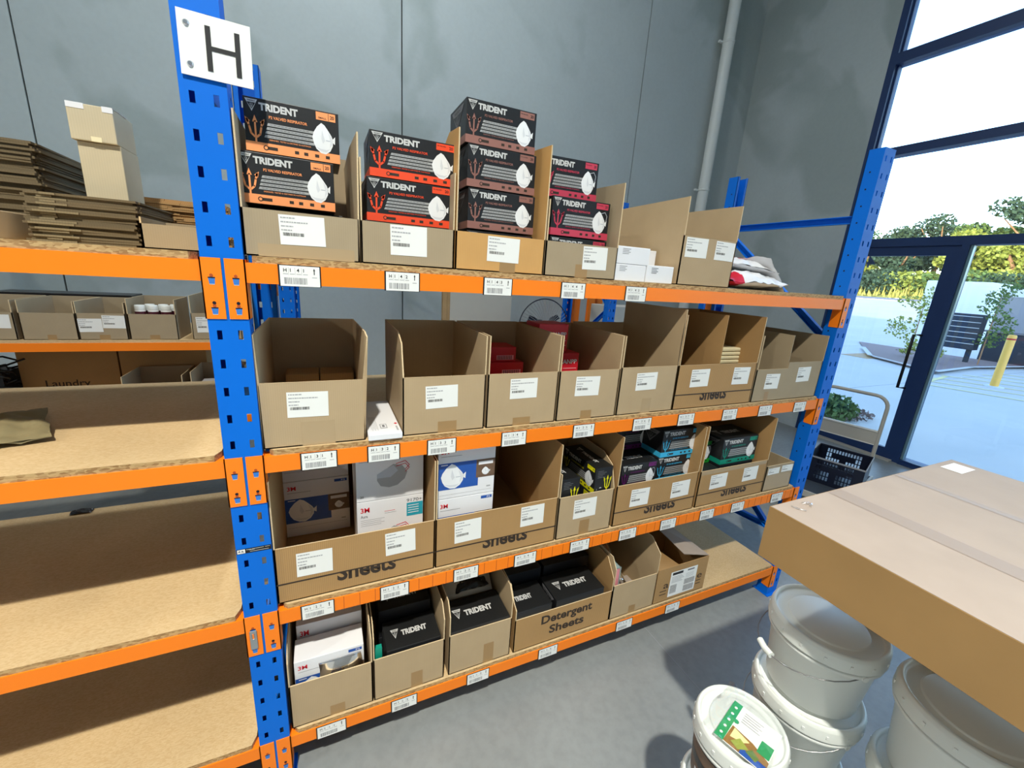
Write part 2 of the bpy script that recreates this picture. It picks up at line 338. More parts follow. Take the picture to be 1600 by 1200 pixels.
def tree(x, y, z, h, R, mt, label, n=3400, cat='tree', name='roadside_tree'):
    t = thing(name, (x, y, z), label, cat, 'trees beyond the road')
    b = MB(); k = [(0, 0, 0), (rv.uniform(-.3, .3), rv.uniform(-.3, .3), h*.35), (rv.uniform(-.8, .8), rv.uniform(-.8, .8), h*.75)]
    b.tube(k, [.28, .2, .08], 'trunk', 8)
    for q in range(4):
        a = rv.uniform(0, 6.28); b.tube([k[1], (k[1][0]+math.cos(a)*R*.4, k[1][1]+math.sin(a)*R*.4, h*.6), (math.cos(a)*R*.7, math.sin(a)*R*.7, h*.8)], [.13, .08, .04], 'trunk', 6)
    b.build('trunk', t)
    c = MB()
    for q in range(14):
        a = rv.uniform(0, 6.28); rr = rv.uniform(.1, .75)*R; zz = rv.uniform(.22, .93)*h
        leaves(c, (math.cos(a)*rr, math.sin(a)*rr, zz), (R*.46, R*.46, h*.13), n//14, .22, mt, rv)
    c.build('crown', t)
TR = [(56, 30, 3.2, 8.6, 2.6, 'foliage', 'tall grey-green gum tree seen just right of the end blue rack post'),
      (60, 25.5, 4, 5.6, 3.2, 'foliage_dark', 'dark rounded tree with a flat top seen through the door glass'),
      (60, 22.3, 4, 6.6, 3.0, 'foliage_dark', 'tree with the thin spiky tip above the door header'),
      (61, 19.5, 4, 5.4, 3.0, 'foliage', 'low broad tree seen above the door mullion'),
      (58, 15.2, 3.6, 7.6, 3.4, 'foliage_dark', 'tall dark tree at the far right of the window'),
      (55, 27, 3.2, 4.6, 2.6, 'foliage_light', 'yellow-green tree with pale trunk at the left of the door glass'),
      (54, 23, 3.0, 4.8, 2.4, 'foliage_dark', 'shady bushy tree in the middle of the door glass'),
      (53, 18.2, 3.0, 5.2, 2.4, 'foliage_light', 'sunlit tree with pale bare trunk right of the door mullion'),
      (54, 14.8, 3.0, 5.0, 2.2, 'foliage_light', 'sunlit yellow-green tree at the right edge of the window'),
      (62, 33, 4, 7.0, 3.4, 'foliage', 'gum tree hidden mostly behind the end blue rack post'),
      (57, 11, 3.4, 6.5, 3.0, 'foliage', 'mid-green tree furthest right beyond the yard wall')]
for a in TR: tree(*a)
for i, (x, y, r) in enumerate(((50, 29, 1.5), (50, 25.6, 1.4), (49.5, 22.4, 1.2), (50.5, 20, 1.4), (50, 16.5, 1.5), (50, 13.4, 1.4))):
    b = MB(); leaves(b, (0, 0, r*.6), (r*1.5, r*2.1, r*1.0), 1500, .2, ('foliage_light', 'foliage', 'foliage_dark')[i % 3], rv)
    tag(b.build('roadside_bush', loc=(x, y, 2.35)), ['leftmost low bush on the bank, beside the blue rack post', 'green bush on the bank seen through the upper door glass', 'dark bush on the bank next to the door stile', 'pale bush on the bank behind the door mullion', 'green bush on the bank behind the white enclosure', 'dark bush on the bank at the right edge of the window'][i], 'bush', 'bushes on the roadside bank')
# yard wall and white enclosure
m = MB()
m.box(21, 21.15, -6, 4.98, 1.03, 2.16, 'fence_grey'); m.box(20.98, 21.2, -6, 5.0, 2.16, 2.42, 'fence_white')
for y in (3.9, 1.9, -.1, -2.1): m.box(20.97, 21.0, y, y+.06, 1.03, 2.16, 'ink_grey')
m.box(20.9, 21.2, -6, 5.05, .97, 1.03, 'ink_grey'); m.box(20.95, 21.2, -6, 5.0, -.02, .97, 'deck_dark')
tag(m.build('yard_wall'), 'grey panelled wall on a dark base at the back of the yard', 'wall')
m = MB(); m.box(24, 26, 6.2, 8.2, -.1, 2.72, 'fence_white'); tag(m.build('white_enclosure', bevel=.05), 'white box-shaped enclosure standing behind the yard saplings', 'enclosure')
m = MB(); m.face([(16.2, 5.85, 0), (15.0, 3.9, 0), (17.6, 4.1, 0), (20.95, 3.7, 0), (20.95, 8.6, 0), (18.5, 7.2, 0)], 'mulch')
K = [(16.2, 5.85), (15.0, 3.9), (17.6, 4.1), (20.95, 3.7)]
tag(m.build('garden_bed', loc=(0, 0, .012)), 'brown mulched garden bed with a concrete kerb in the yard', 'garden bed')
m = MB(); F = Frame((0, 0, 0), (1, 0, 0), (0, 1, 0)); m.stroke(F, [(18.5, 7.25), (16.15, 5.9), (14.95, 3.85), (17.6, 4.02), (20.9, 3.64)], .14, 'yard_concrete', .06)
tag(m.build('garden_kerb'), 'pale concrete kerb around the mulched garden bed', 'kerb')
m = MB(); m.box(15.7, 17.6, 5.75, 6.5, -.019, -.012, 'pine'); tag(m.build('tactile_paving'), 'tan tactile paving patch in the yard beside the kerb', 'paving')
m = MB(); F = Frame((0, 0, -.015), (1, 0, 0), (0, 1, 0))
for k in range(6): m.stroke(F, [(13.2+k*.9, 3.9-k*.1), (14.6+k*.9, 1.2-k*.1)], .10, 'line_yellow', 0)
m.stroke(F, [(14.9, 3.6), (12.8, 3.3), (13.8, .4)], .10, 'line_yellow', .001)
tag(m.build('hatch_marking'), 'faded yellow hatching painted on the yard around the bollard', 'road marking')
t = thing('bollard', (14.69, 2.67, -.02), 'yellow steel bollard with a red band standing in the yard', 'bollard')
m = MB(); m.lathe([(.075, 0), (.075, 1.2), (.06, 1.235), (0, 1.24)], 'bollard_yellow', 20); m.build('post', t)
m = MB(); m.lathe([(.077, 1.12), (.077, 1.155)], 'band_red', 20); m.build('reflective_band', t)
m = MB(); m.lathe([(.17, 0), (.17, .02), (0, .02)], 'fence_white', 20); m.build('base_flange', t)
t = thing('mailbox_bank', (19.2, 5.0, 0), 'dark bank of letterboxes on a post in the garden bed', 'mailbox')
m = MB(); m.box(-.1, .25, -.4, .42, .42, 1.54, 'deck_dark'); m.build('cabinet', t, bevel=.01)
for r in range(6):
    m = MB(); z = .5+r*.17; m.box(-.112, -.1, -.38, .40, z+.10, z+.118, 'fence_white'); m.build('letter_slot', t)
m = MB(); m.box(0, .1, -.33, -.22, 0, .42, 'deck_dark'); m.build('post', t)
def plant(x, y, h, R, mt, label, n=500, s=.055, cat='shrub', name='sapling'):
    t = thing(name, (x, y, 0), label, cat)
    b = MB(); b.tube([(0, 0, 0), (.03, .02, h*.8)], [.02, .008], 'trunk', 6); b.build('stem', t)
    b = MB()
    for k in range(7): leaves(b, (rv.uniform(-.5, .5)*R, rv.uniform(-.5, .5)*R, h*(.3+.1*k)), (R*.6, R*.6, h*.1), n//7, s, mt, rv)
    b.build('foliage', t)
plant(16.5, 5.1, 2.3, .65, 'foliage_light', 'airy young tree in the garden bed behind the door stile', 700)
plant(19.0, 4.35, 2.6, .5, 'foliage', 'upright leafy sapling to the right of the letterboxes', 700)
plant(17.5, 4.9, .5, .3, 'foliage_light', 'tuft of grass in the garden bed below the letterboxes', 200, .05)
plant(17.9, 5.7, .5, .3, 'foliage_light', 'small shrub in the garden bed left of the door stile', 200, .05)
plant(20.2, 2.6, .8, .45, 'foliage_dark', 'dark low shrub against the base of the yard wall', 300, .06)
b = MB(); leaves(b, (0, 0, .1), (.55, .38, .22), 1200, .05, 'foliage', rv); leaves(b, (.25, -.15, .02), (.6, .3, .06), 300, .04, 'mulch', rv)
tag(b.build('ground_cover', loc=(7.45, 2.35, 0)), 'low green ground cover just outside the door behind the trolley handle', 'shrub')

# ================================================================== racking
P = .0762; ZT = [.218, .751, 1.285, 1.818]
def post(t, x0, yf, s, h=2.5):
    """s=+1: slotted face towards -y at yf, channel opens to +y; s=-1 mirrored"""
    m = MB(); th = .0022
    def bx(a, b, c, d, e, f, mt='blue_paint'):
        y0, y1 = yf+s*c, yf+s*d; m.box(a, b, min(y0, y1), max(y0, y1), e, f, mt)
    c1, c2 = x0+.0225, x0+.068; w = .0055; hh = .012
    for a, b in ((x0, c1-w), (c1+w, c2-w), (c2+w, x0+.09)): bx(a, b, 0, th, 0, h)
    for c in (c1, c2):
        z = 0.0; k = int(math.floor((h-2.15)/P)); zs = sorted(2.15-i*P for i in range(-k, 28))
        for zc in zs:
            if zc-hh > z: bx(c-w, c+w, 0, th, z, zc-hh)
            z = zc+hh
        if z < h: bx(c-w, c+w, 0, th, z, h)
    for a in (x0, x0+.09-th): bx(a, a+th, th, .068, 0, h)
    for a, b in ((x0, x0+.018), (x0+.072, x0+.09)): bx(a, b, .066, .068, 0, h)
    for sx, xx in ((-1, x0-.0004), (1, x0+.0904)):
        F = Frame((xx, yf+s*.04, 0), (0, sx, 0), (0, 0, 1))
        for i in range(-3, 27): m.poly(F, [(math.cos(q*math.pi/4)*.004, 2.17-i*P+math.sin(q*math.pi/4)*.004) for q in range(8)], 'dark_hole', 0.0003)
    m.build('post', t)
def frame_thing(x0, yf, yb, label, h=2.5, group=None):
    t = thing('rack_upright_frame', (x0+.045, (yf+yb)/2, 0), label, 'rack upright', group)
    ox, oy = x0+.045, (yf+yb)/2
    post(t, -.045, yf-oy, 1, h); post(t, -.045, yb-oy, -1, h)
    for y in (yf-oy+.035, yb-oy-.035):
        m = MB(); m.box(-.055, .055, y-.05, y+.05, 0, .005, 'blue_paint'); m.build('base_plate', t)
    a, b = yf-oy+.05, yb-oy-.05
    def brace(y0, z0, y1, z1):
        m = MB(); d = Vector((0, y1-y0, z1-z0)); L = d.length; d.normalize(); n = Vector((0, -d.z, d.y))*.018
        p0, p1 = Vector((0, y0, z0)), Vector((0, y1, z1))
        m.prism([p0-n, p1-n, p1+n, p0+n], (.003, 0, 0), 'blue_paint')
        m.prism([p0-n, p1-n, p1-n*.8, p0-n*.8], (-.022, 0, 0), 'blue_paint'); m.prism([p0+n*.8, p1+n*.8, p1+n, p0+n], (-.022, 0, 0), 'blue_paint')
        m.tube([p0+Vector((-.028, d.y*.02, d.z*.02)), p0+Vector((.008, d.y*.02, d.z*.02))], .008, 'bolt_steel', 8)
        m.build('brace', t)
    brace(a, 2.19, b, 2.19); brace(a, 1.58, b, 2.16); brace(a, 1.54, b, .98); brace(a, .36, b, .95); brace(a, .42, b, .42-.07); brace(a, .10, b, .10)
    return t
fl = frame_thing(-.0225, 0, .84, 'blue slotted rack upright under the H sign, between the two bays')
frame_thing(2.6635, 0, .84, 'blue slotted rack upright at the right end, by the window')
frame_thing(-2.7085, 0, .84, 'blue slotted rack upright at the far left end of the left bay')
m = MB(); F = Frame((0, 0, 0), (1, 0, 0), (0, 0, 1)); m.rect(F, -.044, .967, .045, .983, 'label_black', .0006)
m.rect(F, -.042, .9685, -.022, .9815, 'white_paper', .0009); m.text(F, 'R', -.031, .9715, .0065, 'ink', .02, .006, .0012)
for i in range(3): m.rect(F, -.018+i*.004, .978, -.016+i*.004, .980, 'white_paper', .0012)
for a_, b_, c_ in ((-.005, .026, .9785), (.029, .042, .979), (-.012, .002, .9765), (-.010, .038, .971)): m.rect(F, a_, c_, b_, c_+.0013, 'silver_ink', .0012)
m.poly(F, [(-.041, .973), (-.036, .980), (-.033, .973)], 'ink_grey', .0012)
m.build('maker_strip', fl, loc=(0, -.42, 0))

def loc_label(t, code, cx, ztop, y, sc=1.0):
    m = MB(); w, h = .094*sc, .052; F = Frame((cx-w/2, y, ztop-.001-h), (1, 0, 0), (0, 0, 1))
    m.box(cx-w/2-.004, cx+w/2+.003, y-.0012, y, ztop-h-.002, ztop+.001, 'label_black')
    F.O = F.O+Vector((0, -.0012, 0))
    m.rect(F, 0, 0, w, h, 'white_paper', .0004)
    cells = [code[0], code[1], code[2], code[3:]]
    for i, ch in enumerate(cells):
        x = w*(.09+.165*i); m.text(F, ch, x, h*.70, h*.17, 'ink', .01, None if len(ch) == 1 else w*.10)
        m.rect(F, x-w*.01, h*.575, x+w*.11, h*.61, 'ink_soft')
        if i: m.rect(F, x-w*.045, h*.54, x-w*.038, h*.92, 'ink_soft')
    m.rect(F, w*.85, h*.60, w*.875, h*.86, 'ink'); m.poly(F, [(w*.835, h*.80), (w*.89, h*.80), (w*.8625, h*.92)], 'ink')
    m.rect(F, w*.80, h*.44, w*.93, h*.48, 'ink_soft')
    rr = random.Random(code); x = w*.10
    while x < w*.68:
        b = rr.choice((.008, .014, .02))*w; m.rect(F, x, h*.10, x+b, h*.42, 'ink_grey'); x += b+rr.choice((.008, .012, .018))*w
    m.build('location_label', t)
def connector(t, x0, x1, flange_x, y, s, zt, clip=False):
    m = MB(); z0, z1 = zt-.142, zt+.007; ya, yb = y-.003*s, y-.0002*s
    m.box(x0, x1, min(ya, yb), max(ya, yb), z0, z1, 'orange_paint')
    fy = sorted((y-.003*s, y+.045*s)); m.box(flange_x, flange_x+.003, fy[0], fy[1], z0, z1, 'orange_paint')
    F = Frame((x0, y-.003*s, z0), (s, 0, 0), (0, 0, 1)) if s > 0 else Frame((x1, y+.003, z0), (-1, 0, 0), (0, 0, 1))
    c = (x1-x0)*.5
    for zc in (.094, .020):
        m.poly(F, [(c-.0075, zc+.009), (c+.0075, zc+.009), (c+.0055, zc-.008), (c-.0055, zc-.008)], 'slot_blue', .0004)
        m.rect(F, c-.0075, zc+.006, c+.0075, zc+.009, 'dark_hole', .0006); m.rect(F, c-.0055, zc-.0095, c+.0055, zc-.008, 'silver_ink', .0006)
        m.poly(F, [(c+math.cos(q*.785)*.004, zc+.013+math.sin(q*.785)*.004) for q in range(8)], 'orange_scuff', .0006)
    m.poly(F, [(c+math.cos(q*.523)*.0042, .040+math.sin(q*.523)*.0042) for q in range(12)], 'dark_hole', .0006)
    o = m.build('connector', t)
    if clip:
        g = MB(); g.box((x0+x1)/2-.010, (x0+x1)/2+.010, y-.007, y-.0035, z0+.028, z0+.098, 'zinc'); g.box((x0+x1)/2-.004, (x0+x1)/2+.004, y-.0078, y-.0068, z0+.068, z0+.088, 'orange_paint'); g.build('safety_clip', o, bevel=.002)
def beam(xa, xb, lvl, y, s, label, labels=(), clip=False, cat='rack beam', zt=None, steps=False):
    """xa, xb: left x of the two uprights"""
    zt = ZT[lvl]-.018 if zt is None else zt
    t = thing('rack_beam', (0, 0, 0), label, cat)
    a, b = xa+.0925, xb-.0025
    m = MB(); ys = sorted((y, y+.04*s)); m.box(a, b, ys[0], ys[1], zt-.05, zt, 'orange_paint')
    if steps:
        x = a+.09
        while x < b: m.box(x, x+.0015, y-.0006, y, zt-.05, zt, 'orange_scuff'); x += .0505
    m.build('beam_tube', t)
    connector(t, xa+.0485, a, a-.003, y, s, zt); connector(t, b, xb+.0415, b, y, s, zt, clip)
    for code, x0, x1 in labels: loc_label(t, code, (x0+x1)/2, zt, y-.0008)
    return t
LB = {3: [(0.147, 0.238), (0.412, 0.505), (0.712, 0.805), (0.994, 1.09), (1.272, 1.365)],
      2: [(0.165, 0.26), (0.353, 0.445), (0.543, 0.631), (0.81, 0.898), (1.107, 1.204), (1.399, 1.498), (1.65, 1.749), (1.928, 2.031), (2.18, 2.289), (2.46, 2.56)],
      1: [(0.138, 0.227), (0.386, 0.472), (0.647, 0.739), (0.898, 0.989), (1.159, 1.25), (1.416, 1.511), (1.655, 1.761), (1.915, 2.02), (2.136, 2.251), (2.459, 2.565)],
      0: [(0.157, 0.245), (0.411, 0.512), (0.718, 0.814), (1.052, 1.152), (1.481, 1.587), (1.802, 1.904)]}
LN = {3: 'top', 2: 'second', 1: 'third', 0: 'bottom'}
for l in range(4):
    lb = [('H1%d%d' % (l+1, i+1), a, b) for i, (a, b) in enumerate(LB[l])]
    beam(-.0225, 2.6635, l, 0, 1, 'orange front beam of the %s shelf in the labelled right bay' % LN[l], lb, steps=(l == 1))
    beam(-.0225, 2.6635, l, .84, -1, 'orange rear beam behind the %s shelf of the right bay' % LN[l])
    beam(-2.7085, -.0225, l, 0, 1, 'orange front beam of the %s shelf in the unlabelled left bay' % LN[l], clip=(l == 1))
    beam(-2.7085, -.0225, l, .84, -1, 'orange rear beam behind the %s shelf of the left bay' % LN[l])
def board(x0, x1, l, y0, y1, label, ch=.03):
    z = ZT[l]-.018; m = MB()
    pts = [(x0+ch, y0), (x1-ch*.4, y0), (x1, y0+ch), (x1, y1-ch), (x1-ch, y1), (x0+ch, y1), (x0, y1-ch), (x0, y0+ch)]
    m.face([(x, y, z+.018) for x, y in pts], 'chip_board'); m.face([(x, y, z) for x, y in reversed(pts)], 'chip_board')
    for i in range(8):
        a, b = pts[i], pts[(i+1) % 8]; m.face([(*a, z), (*b, z), (*b, z+.018), (*a, z+.018)], 'chip_edge')
    return tag(m.build('shelf_board'), label, 'shelf board')
for l in range(4):
    board(.084, 2.655, l, .004, .836, 'particleboard deck of the %s shelf in the right bay' % LN[l], .012)
    board(-2.61, -.034, l, .004, .836, 'particleboard deck of the %s shelf in the left bay' % LN[l])
# second rack against the back
frame_thing(-.0225, 2.0, 2.84, 'blue upright of the rear rack seen through the gap beside the H post', 2.2)
frame_thing(2.72, 2.0, 2.84, 'blue upright of the rear rack standing behind the middle boxes')
frame_thing(-2.7085, 2.0, 2.84, 'blue upright at the left end of the rear rack', 2.2)
for zt, n in ((1.25, 'upper'), (.733, 'lower')):
    beam(-2.7085, -.0225, 0, 2.0, 1, 'orange front beam of the %s deck on the rear rack' % n, zt=zt)
    beam(-2.7085, -.0225, 0, 2.84, -1, 'orange rear beam of the %s deck on the rear rack' % n, zt=zt)
    m = MB(); m.box(-2.61, -.034, 2.004, 2.836, zt, zt+.018, 'chip_board'); tag(m.build('shelf_board'), 'particleboard %s deck of the rear rack behind the left bay' % n, 'shelf board')
# H sign
t = thing('aisle_sign', (0, 0, 2.19), 'white square sign with a black letter H bolted to the blue post', 'sign')
m = MB(); m.box(-.013, .121, -.006, -.003, 0, .122, 'white_paper', Matrix.Rotation(.02, 4, 'Y')); m.build('sign_plate', t)
m = MB(); F = Frame((0, -.0065, 0), (1, 0, -.02), (.02, 0, 1)); m.rect(F, .036, .016, .046, .102, 'ink'); m.rect(F, .090, .016, .100, .102, 'ink'); m.rect(F, .046, .056, .090, .065, 'ink'); m.build('letter', t)
for z in (.022, .098):
    m = MB(); m.tube([(.005, -.0062, z), (.005, -.010, z)], [.0065, .004], 'bolt_steel', 12); m.build('bolt', t)
# ================================================================== cartons and their contents
def sticker(t, x0, x1, z0, z1, y, seed=1, rot=0.0):
    m = MB(); w, h = x1-x0, z1-z0; c = Vector(((x0+x1)/2, y, (z0+z1)/2)); U = Vector((math.cos(rot), 0, math.sin(rot))); V = Vector((-math.sin(rot), 0, math.cos(rot)))
    F = Frame(c-U*w/2-V*h/2, U, V); rr = random.Random(seed)
    m.rect(F, 0, 0, w, h, 'white_paper', .0006)
    for yy, l in ((.88, .36), (.74, .5+rr.random()*.38), (.60, .3), (.47, .27)):
        x = .04
        while x < l:
            b = rr.uniform(.03, .09); m.rect(F, x*w, yy*h, min(x+b, l)*w, (yy+.045)*h, 'ink_soft', .0009); x += b+.012
    x = .07
    while x < .52:
        b = rr.choice((.006, .010, .016)); m.rect(F, x*w, .30*h, (x+b)*w, .41*h, 'ink', .0009); x += b+rr.choice((.006, .010))
    m.build('product_label', t)
def side_panel(m, x, sg, pts, mt, th=.004):
    o = [Vector((x+p[2] if len(p) > 2 else x, p[0], p[1])) for p in pts]; i = [v+Vector((-sg*th, 0, 0)) for v in o]; n = len(o)
    ff = [(0, k, k+1) for k in range(1, n-1)]
    m.geo(o, ff, mt); m.geo(i, [tuple(reversed(f)) for f in ff], mt)
    for k in range(n): m.face([o[k], o[(k+1) % n], i[(k+1) % n], i[k]], 'carton_edge')
def bin_box(x0, x1, z, label, hf=.195, H=.33, D=.39, y0=.013, mt='carton', labels=(), left=None, right=None, tape=None, tape2=None, group=None, name='cardboard_bin', divider=None, hf2=None, text=None, fold=None, crease=None, back=True, seed=0, clear=None):
    cx = (x0+x1)/2; t = thing(name, (cx, y0, z), label, 'cardboard box', group); w = x1-x0; a, b = -w/2, w/2; th = .004
    m = MB()
    m.box(a, b, 0, D, .0005, th, mt)
    if hf2:
        xd = hf2[0]-cx; m.box(a, xd, 0, th, .0005, hf, mt); m.box(xd, b, 0, th, .0005, hf2[1], mt)
    else: m.box(a, b, 0, th, .0005, hf, mt)
    m.face([(a, 0, hf+.0004), (b if not hf2 else xd, 0, hf+.0004), (b if not hf2 else xd, th, hf+.0004), (a, th, hf+.0004)], 'carton_edge')
    if back: m.box(a, b, D-th, D, .0005, H, mt)
    L = left or [(0, 0), (0, H), (D, H), (D, 0)]; R = right or L
    side_panel(m, a, -1, L, mt); side_panel(m, b, 1, R, mt)
    if divider: xd = divider[0]-cx; m.box(xd-th/2, xd+th/2, th, D-th, th, divider[1], mt)
    if crease: m.box(a-.0005, b+.0005, -.0012, 0, crease, crease+.004, 'ink_brown')
    m.build('carton_body', t)
    F = Frame((-cx, 0, -z), (1, 0, 0), (0, 0, 1))
    if text:
      g = MB()
      for s_, tx, tz, th_, tw, cut in (text if isinstance(text, list) else [text]):
        vs, fs, ww = text_geo(s_, .03); k = th_/.7; kx = tw/ww
        P_ = [(tx+v[0]*kx, tz+v[1]*k) for v in vs]
        for f in fs:
            q = [P_[i] for i in f]
            if cut is not None:
                if min(p[1] for p in q) > cut: continue
                q = [(p[0], min(p[1], cut)) for p in q]
            g.face([F.p(p[0], p[1], .0006) for p in q], 'ink_brown')
      g.build('printed_lettering', t)
    for i, l in enumerate(labels): sticker(t, l[0]-cx, l[1]-cx, l[2]-z, l[3]-z, -.0002, seed*7+i, rot=(-.015, .02, .01)[(seed+i) % 3])
    for tp in ((tape,) if tape else ())+((tape2,) if tape2 else ()):
        g = MB(); g.rect(Frame((0, 0, 0), (1, 0, 0), (0, 0, 1)), tp[0]-cx, 0.001, tp[1]-cx, tp[2], tp[3] if len(tp) > 3 else 'tape_brown', .0004); g.build('packing_tape', t)
    if clear:
        g = MB(); g.rect(Frame((0, 0, 0), (1, 0, 0), (0, 0, 1)), clear[0]-cx, clear[2]-z, clear[1]-cx, clear[3]-z, 'tape_clear', .0003); g.build('clear_tape', t)
    return t

def trident(m, F, x, y, w, h, mt, l=.0007, stem=True):
    def q(pts, ww=None): m.stroke(F, [(x+p[0]*w, y+p[1]*h) for p in pts], (ww or .11)*w, mt, l)
    q([(.5, .0), (.5, .80)], .10)
    m.poly(F, [(x+.36*w, y+.76*h), (x+.64*w, y+.76*h), (x+.5*w, y+1.02*h)], mt, l)
    q([(.44, .22), (.26, .34), (.17, .62), (.08, .84)]); q([(.56, .22), (.74, .34), (.83, .62), (.92, .84)])
    m.poly(F, [(x-.02*w, y+.92*h), (x+.24*w, y+.78*h), (x+.05*w, y+.68*h)], mt, l); m.poly(F, [(x+1.02*w, y+.92*h), (x+.76*w, y+.78*h), (x+.95*w, y+.68*h)], mt, l)
def emblem(m, F, x, y, w, h, l=.0007, c='silver_ink', bgc='pack_black'):
    m.poly(F, [(x, y+h), (x+w/2, y), (x+w, y+h)], c, l)
    m.poly(F, [(x+.16*w, y+.72*h), (x+w/2, y+.18*h), (x+.84*w, y+.72*h)], bgc, l+.0003)
    trident(m, F, x+.36*w, y+.26*h, .28*w, .42*h, c, l+.0006)
    m.text(F, 'TRIDENT', x+.18*w, y+.79*h, h*.12, bgc, .02, w*.64, l+.0003)
MASK = [(.0, .50), (.06, .66), (.22, .86), (.42, 1.0), (.56, .94), (.70, .80), (.86, .62), (.92, .50), (.90, .30), (.78, .12), (.58, .0), (.36, .02), (.16, .14), (.06, .30)]
def mask_pic(m, F, x, y, w, h, l=.0008, cup=False, white='mask_white'):
    m.poly(F, [(x+(p[0])*w, y+p[1]*h) for p in MASK], white, l)
    m.poly(F, [(x+.90*w, y+.52*h), (x+1.02*w, y+.62*h), (x+1.0*w, y+.36*h), (x+.90*w, y+.42*h)], white, l)
    m.poly(F, [(x+.14*w, y+.20*h), (x+.36*w, y+.08*h), (x+.60*w, y+.07*h), (x+.80*w, y+.20*h), (x+.62*w, y+.15*h), (x+.36*w, y+.16*h)], 'mask_mid', l+.0002)
    m.poly(F, [(x+.44*w, y+.78*h), (x+.50*w, y+.60*h), (x+.56*w, y+.44*h), (x+.46*w, y+.34*h), (x+.40*w, y+.50*h)], 'mask_mid', l+.0002)
    m.poly(F, [(x+.70*w, y+.74*h), (x+.86*w, y+.58*h), (x+.88*w, y+.36*h), (x+.76*w, y+.20*h), (x+.80*w, y+.44*h)], 'mask_mid', l+.0001)
    m.rect(F, x+.60*w, y+.44*h, x+.80*w, y+.47*h, 'mask_shade', l+.0002)
    if cup: m.stroke(F, [(x+.6*w, y+.92*h), (x+.86*w, y+.98*h), (x+1.02*w, y+.82*h), (x+.98*w, y+.6*h)], .03*w, 'mask_shade', l)
def respirator_box(x, y, z, ink, label, w=.245, h=.12, d=.15, rz=0, small=False, cup=False, top=True, rr=False, group=None, top_dark=False, no_emblem=False, front=True):
    """x, y: centre of the front bottom edge"""
    t = thing('respirator_box', (x, y, z), label, 'box', group, rz); I = 'ink_'+ink if ink else 'grey_bar'
    a, b = -w/2, w/2; e = .0005
    m = MB(); m.box(a, b, 0, d, e, h-e, 'pack_black'); m.build('carton', t, bevel=.0012)
    if front and ink:
        m = MB(); m.box(a-(.0006 if not rr else -.0005), b+(.0006 if not rr else -.0005), -.0006, d+.0006 if not rr else .002, .001, h*.19, I); F = Frame((a, -.0006, 0), (1, 0, 0), (0, 0, 1))
        for i, xx in enumerate((.22, .50, .60, .72, .84)): m.rect(F, w*xx, h*.07, w*(xx+(.10 if i == 0 else .045)), h*.13, 'ink_brown', .0004)
        m.poly(F, [(w*.20+math.cos(q*.785)*h*.05, h*.10+math.sin(q*.785)*h*.05) for q in range(8)], 'ink_brown', .0004); m.poly(F, [(w*.20+math.cos(q*.785)*h*.03, h*.10+math.sin(q*.785)*h*.03) for q in range(8)], I, .0006)
        m.build('colour_band', t)
    F = Frame((a, 0, 0), (1, 0, 0), (0, 0, 1))
    if front:
        m = MB(); m.text(F, 'TRIDENT', w*.155, h*.79, h*.125, 'silver_ink', .05, w*.40)
        if ink:
            m.text(F, 'P2 VALVED RESPIRATOR', w*.25, h*.655, h*.052, I, .02, w*.40)
            m.text(F, 'DESIGNED, TESTED & CERTIFIED IN AUSTRALIA', w*.24, h*.245, h*.026, I, .01, w*.44)
            m.build('lettering', t); m = MB(); m.rect(F, w*.75, h*.815, w*.965, h*.965, I, .0006)
            if small: m.rect(F, w*.885, h*.82, w*.89, h*.96, 'pack_black', .0009); m.text(F, 'SMALL', w*.775, h*.84, h*.035, 'pack_black', .01, w*.09, .0009)
            else: m.text(F, 'P2 VALVED', w*.765, h*.90, h*.025, 'pack_black', .01, w*.10, .0009)
            m.text(F, '20', w*.905, h*.86, h*.065, 'pack_black', .02, w*.045, .0009)
        m.build('size_tag' if ink else 'lettering', t)
        m = MB()
        for i in range(4):
            yy = h*(.57-i*.075); s0 = w*(.225-.012*i); m.poly(F, [(s0, yy-h*.05), (w*.72, yy-h*.05), (w*.72, yy), (s0+w*.012, yy)], 'grey_bar', .0005)
            q = s0+w*.03
            while q < w*.66: m.rect(F, q, yy-h*.032, q+w*.03, yy-h*.018, 'ink_grey', .0007); q += w*.038
        m.build('text_panel', t)
        if ink: m = MB(); trident(m, F, w*.01, h*.17, w*.19, h*.50, I); m.build('trident_symbol', t)
        m = MB(); mask_pic(m, F, w*.70, h*.16, w*.25, h*.60, cup=cup); m.build('mask_picture', t)
    m = MB()
    if front and not no_emblem: emblem(m, F, w*.02, h*.74, w*.125, h*.22)
    G = Frame((a, d, 0), (0, -1, 0), (0, 0, 1)); emblem(m, G, d*.14, h*.42, d*.72, h*.50, .001, 'ink_grey')
    T = Frame((a, 0, h-e), (1, 0, 0), (0, 1, 0))
    if top:
        m.rect(T, .001, .001, w-.001, d-.001, 'pack_black_top', .0004)
        if not no_emblem: emblem(m, T, w*.12, d*.34, w*.15, d*.32, .0008, bgc='pack_black_top')
    m.build('emblem', t)
    if top: m = MB(); m.text(T, 'TRIDENT', w*(.31 if not no_emblem else .12), d*.40, d*.17, 'silver_ink', .05, w*.48, .001); m.build('top_lettering', t)
    if rr:
        m = MB(); R = Frame((b, 0, 0), (0, 1, 0), (0, 0, 1)); trident(m, R, d*.50, h*.02, d*.46, h*.66, I, .001)
        for k in range(5): m.rect(R, d*.12, h*(.86-k*.06), d*(.12+(.34, .5, .42, .3, .46)[k]), h*(.875-k*.06), 'ink_grey', .0007)
        m.poly(R, [(d*(.36+.07*math.cos(q*.524)), h*(.20+.045*math.sin(q*.524))) for q in range(7)], 'mask_shade', .0007); m.rect(R, d*.14, h*.12, d*.16, h*.2, 'mask_shade'); m.build('side_symbol', t)
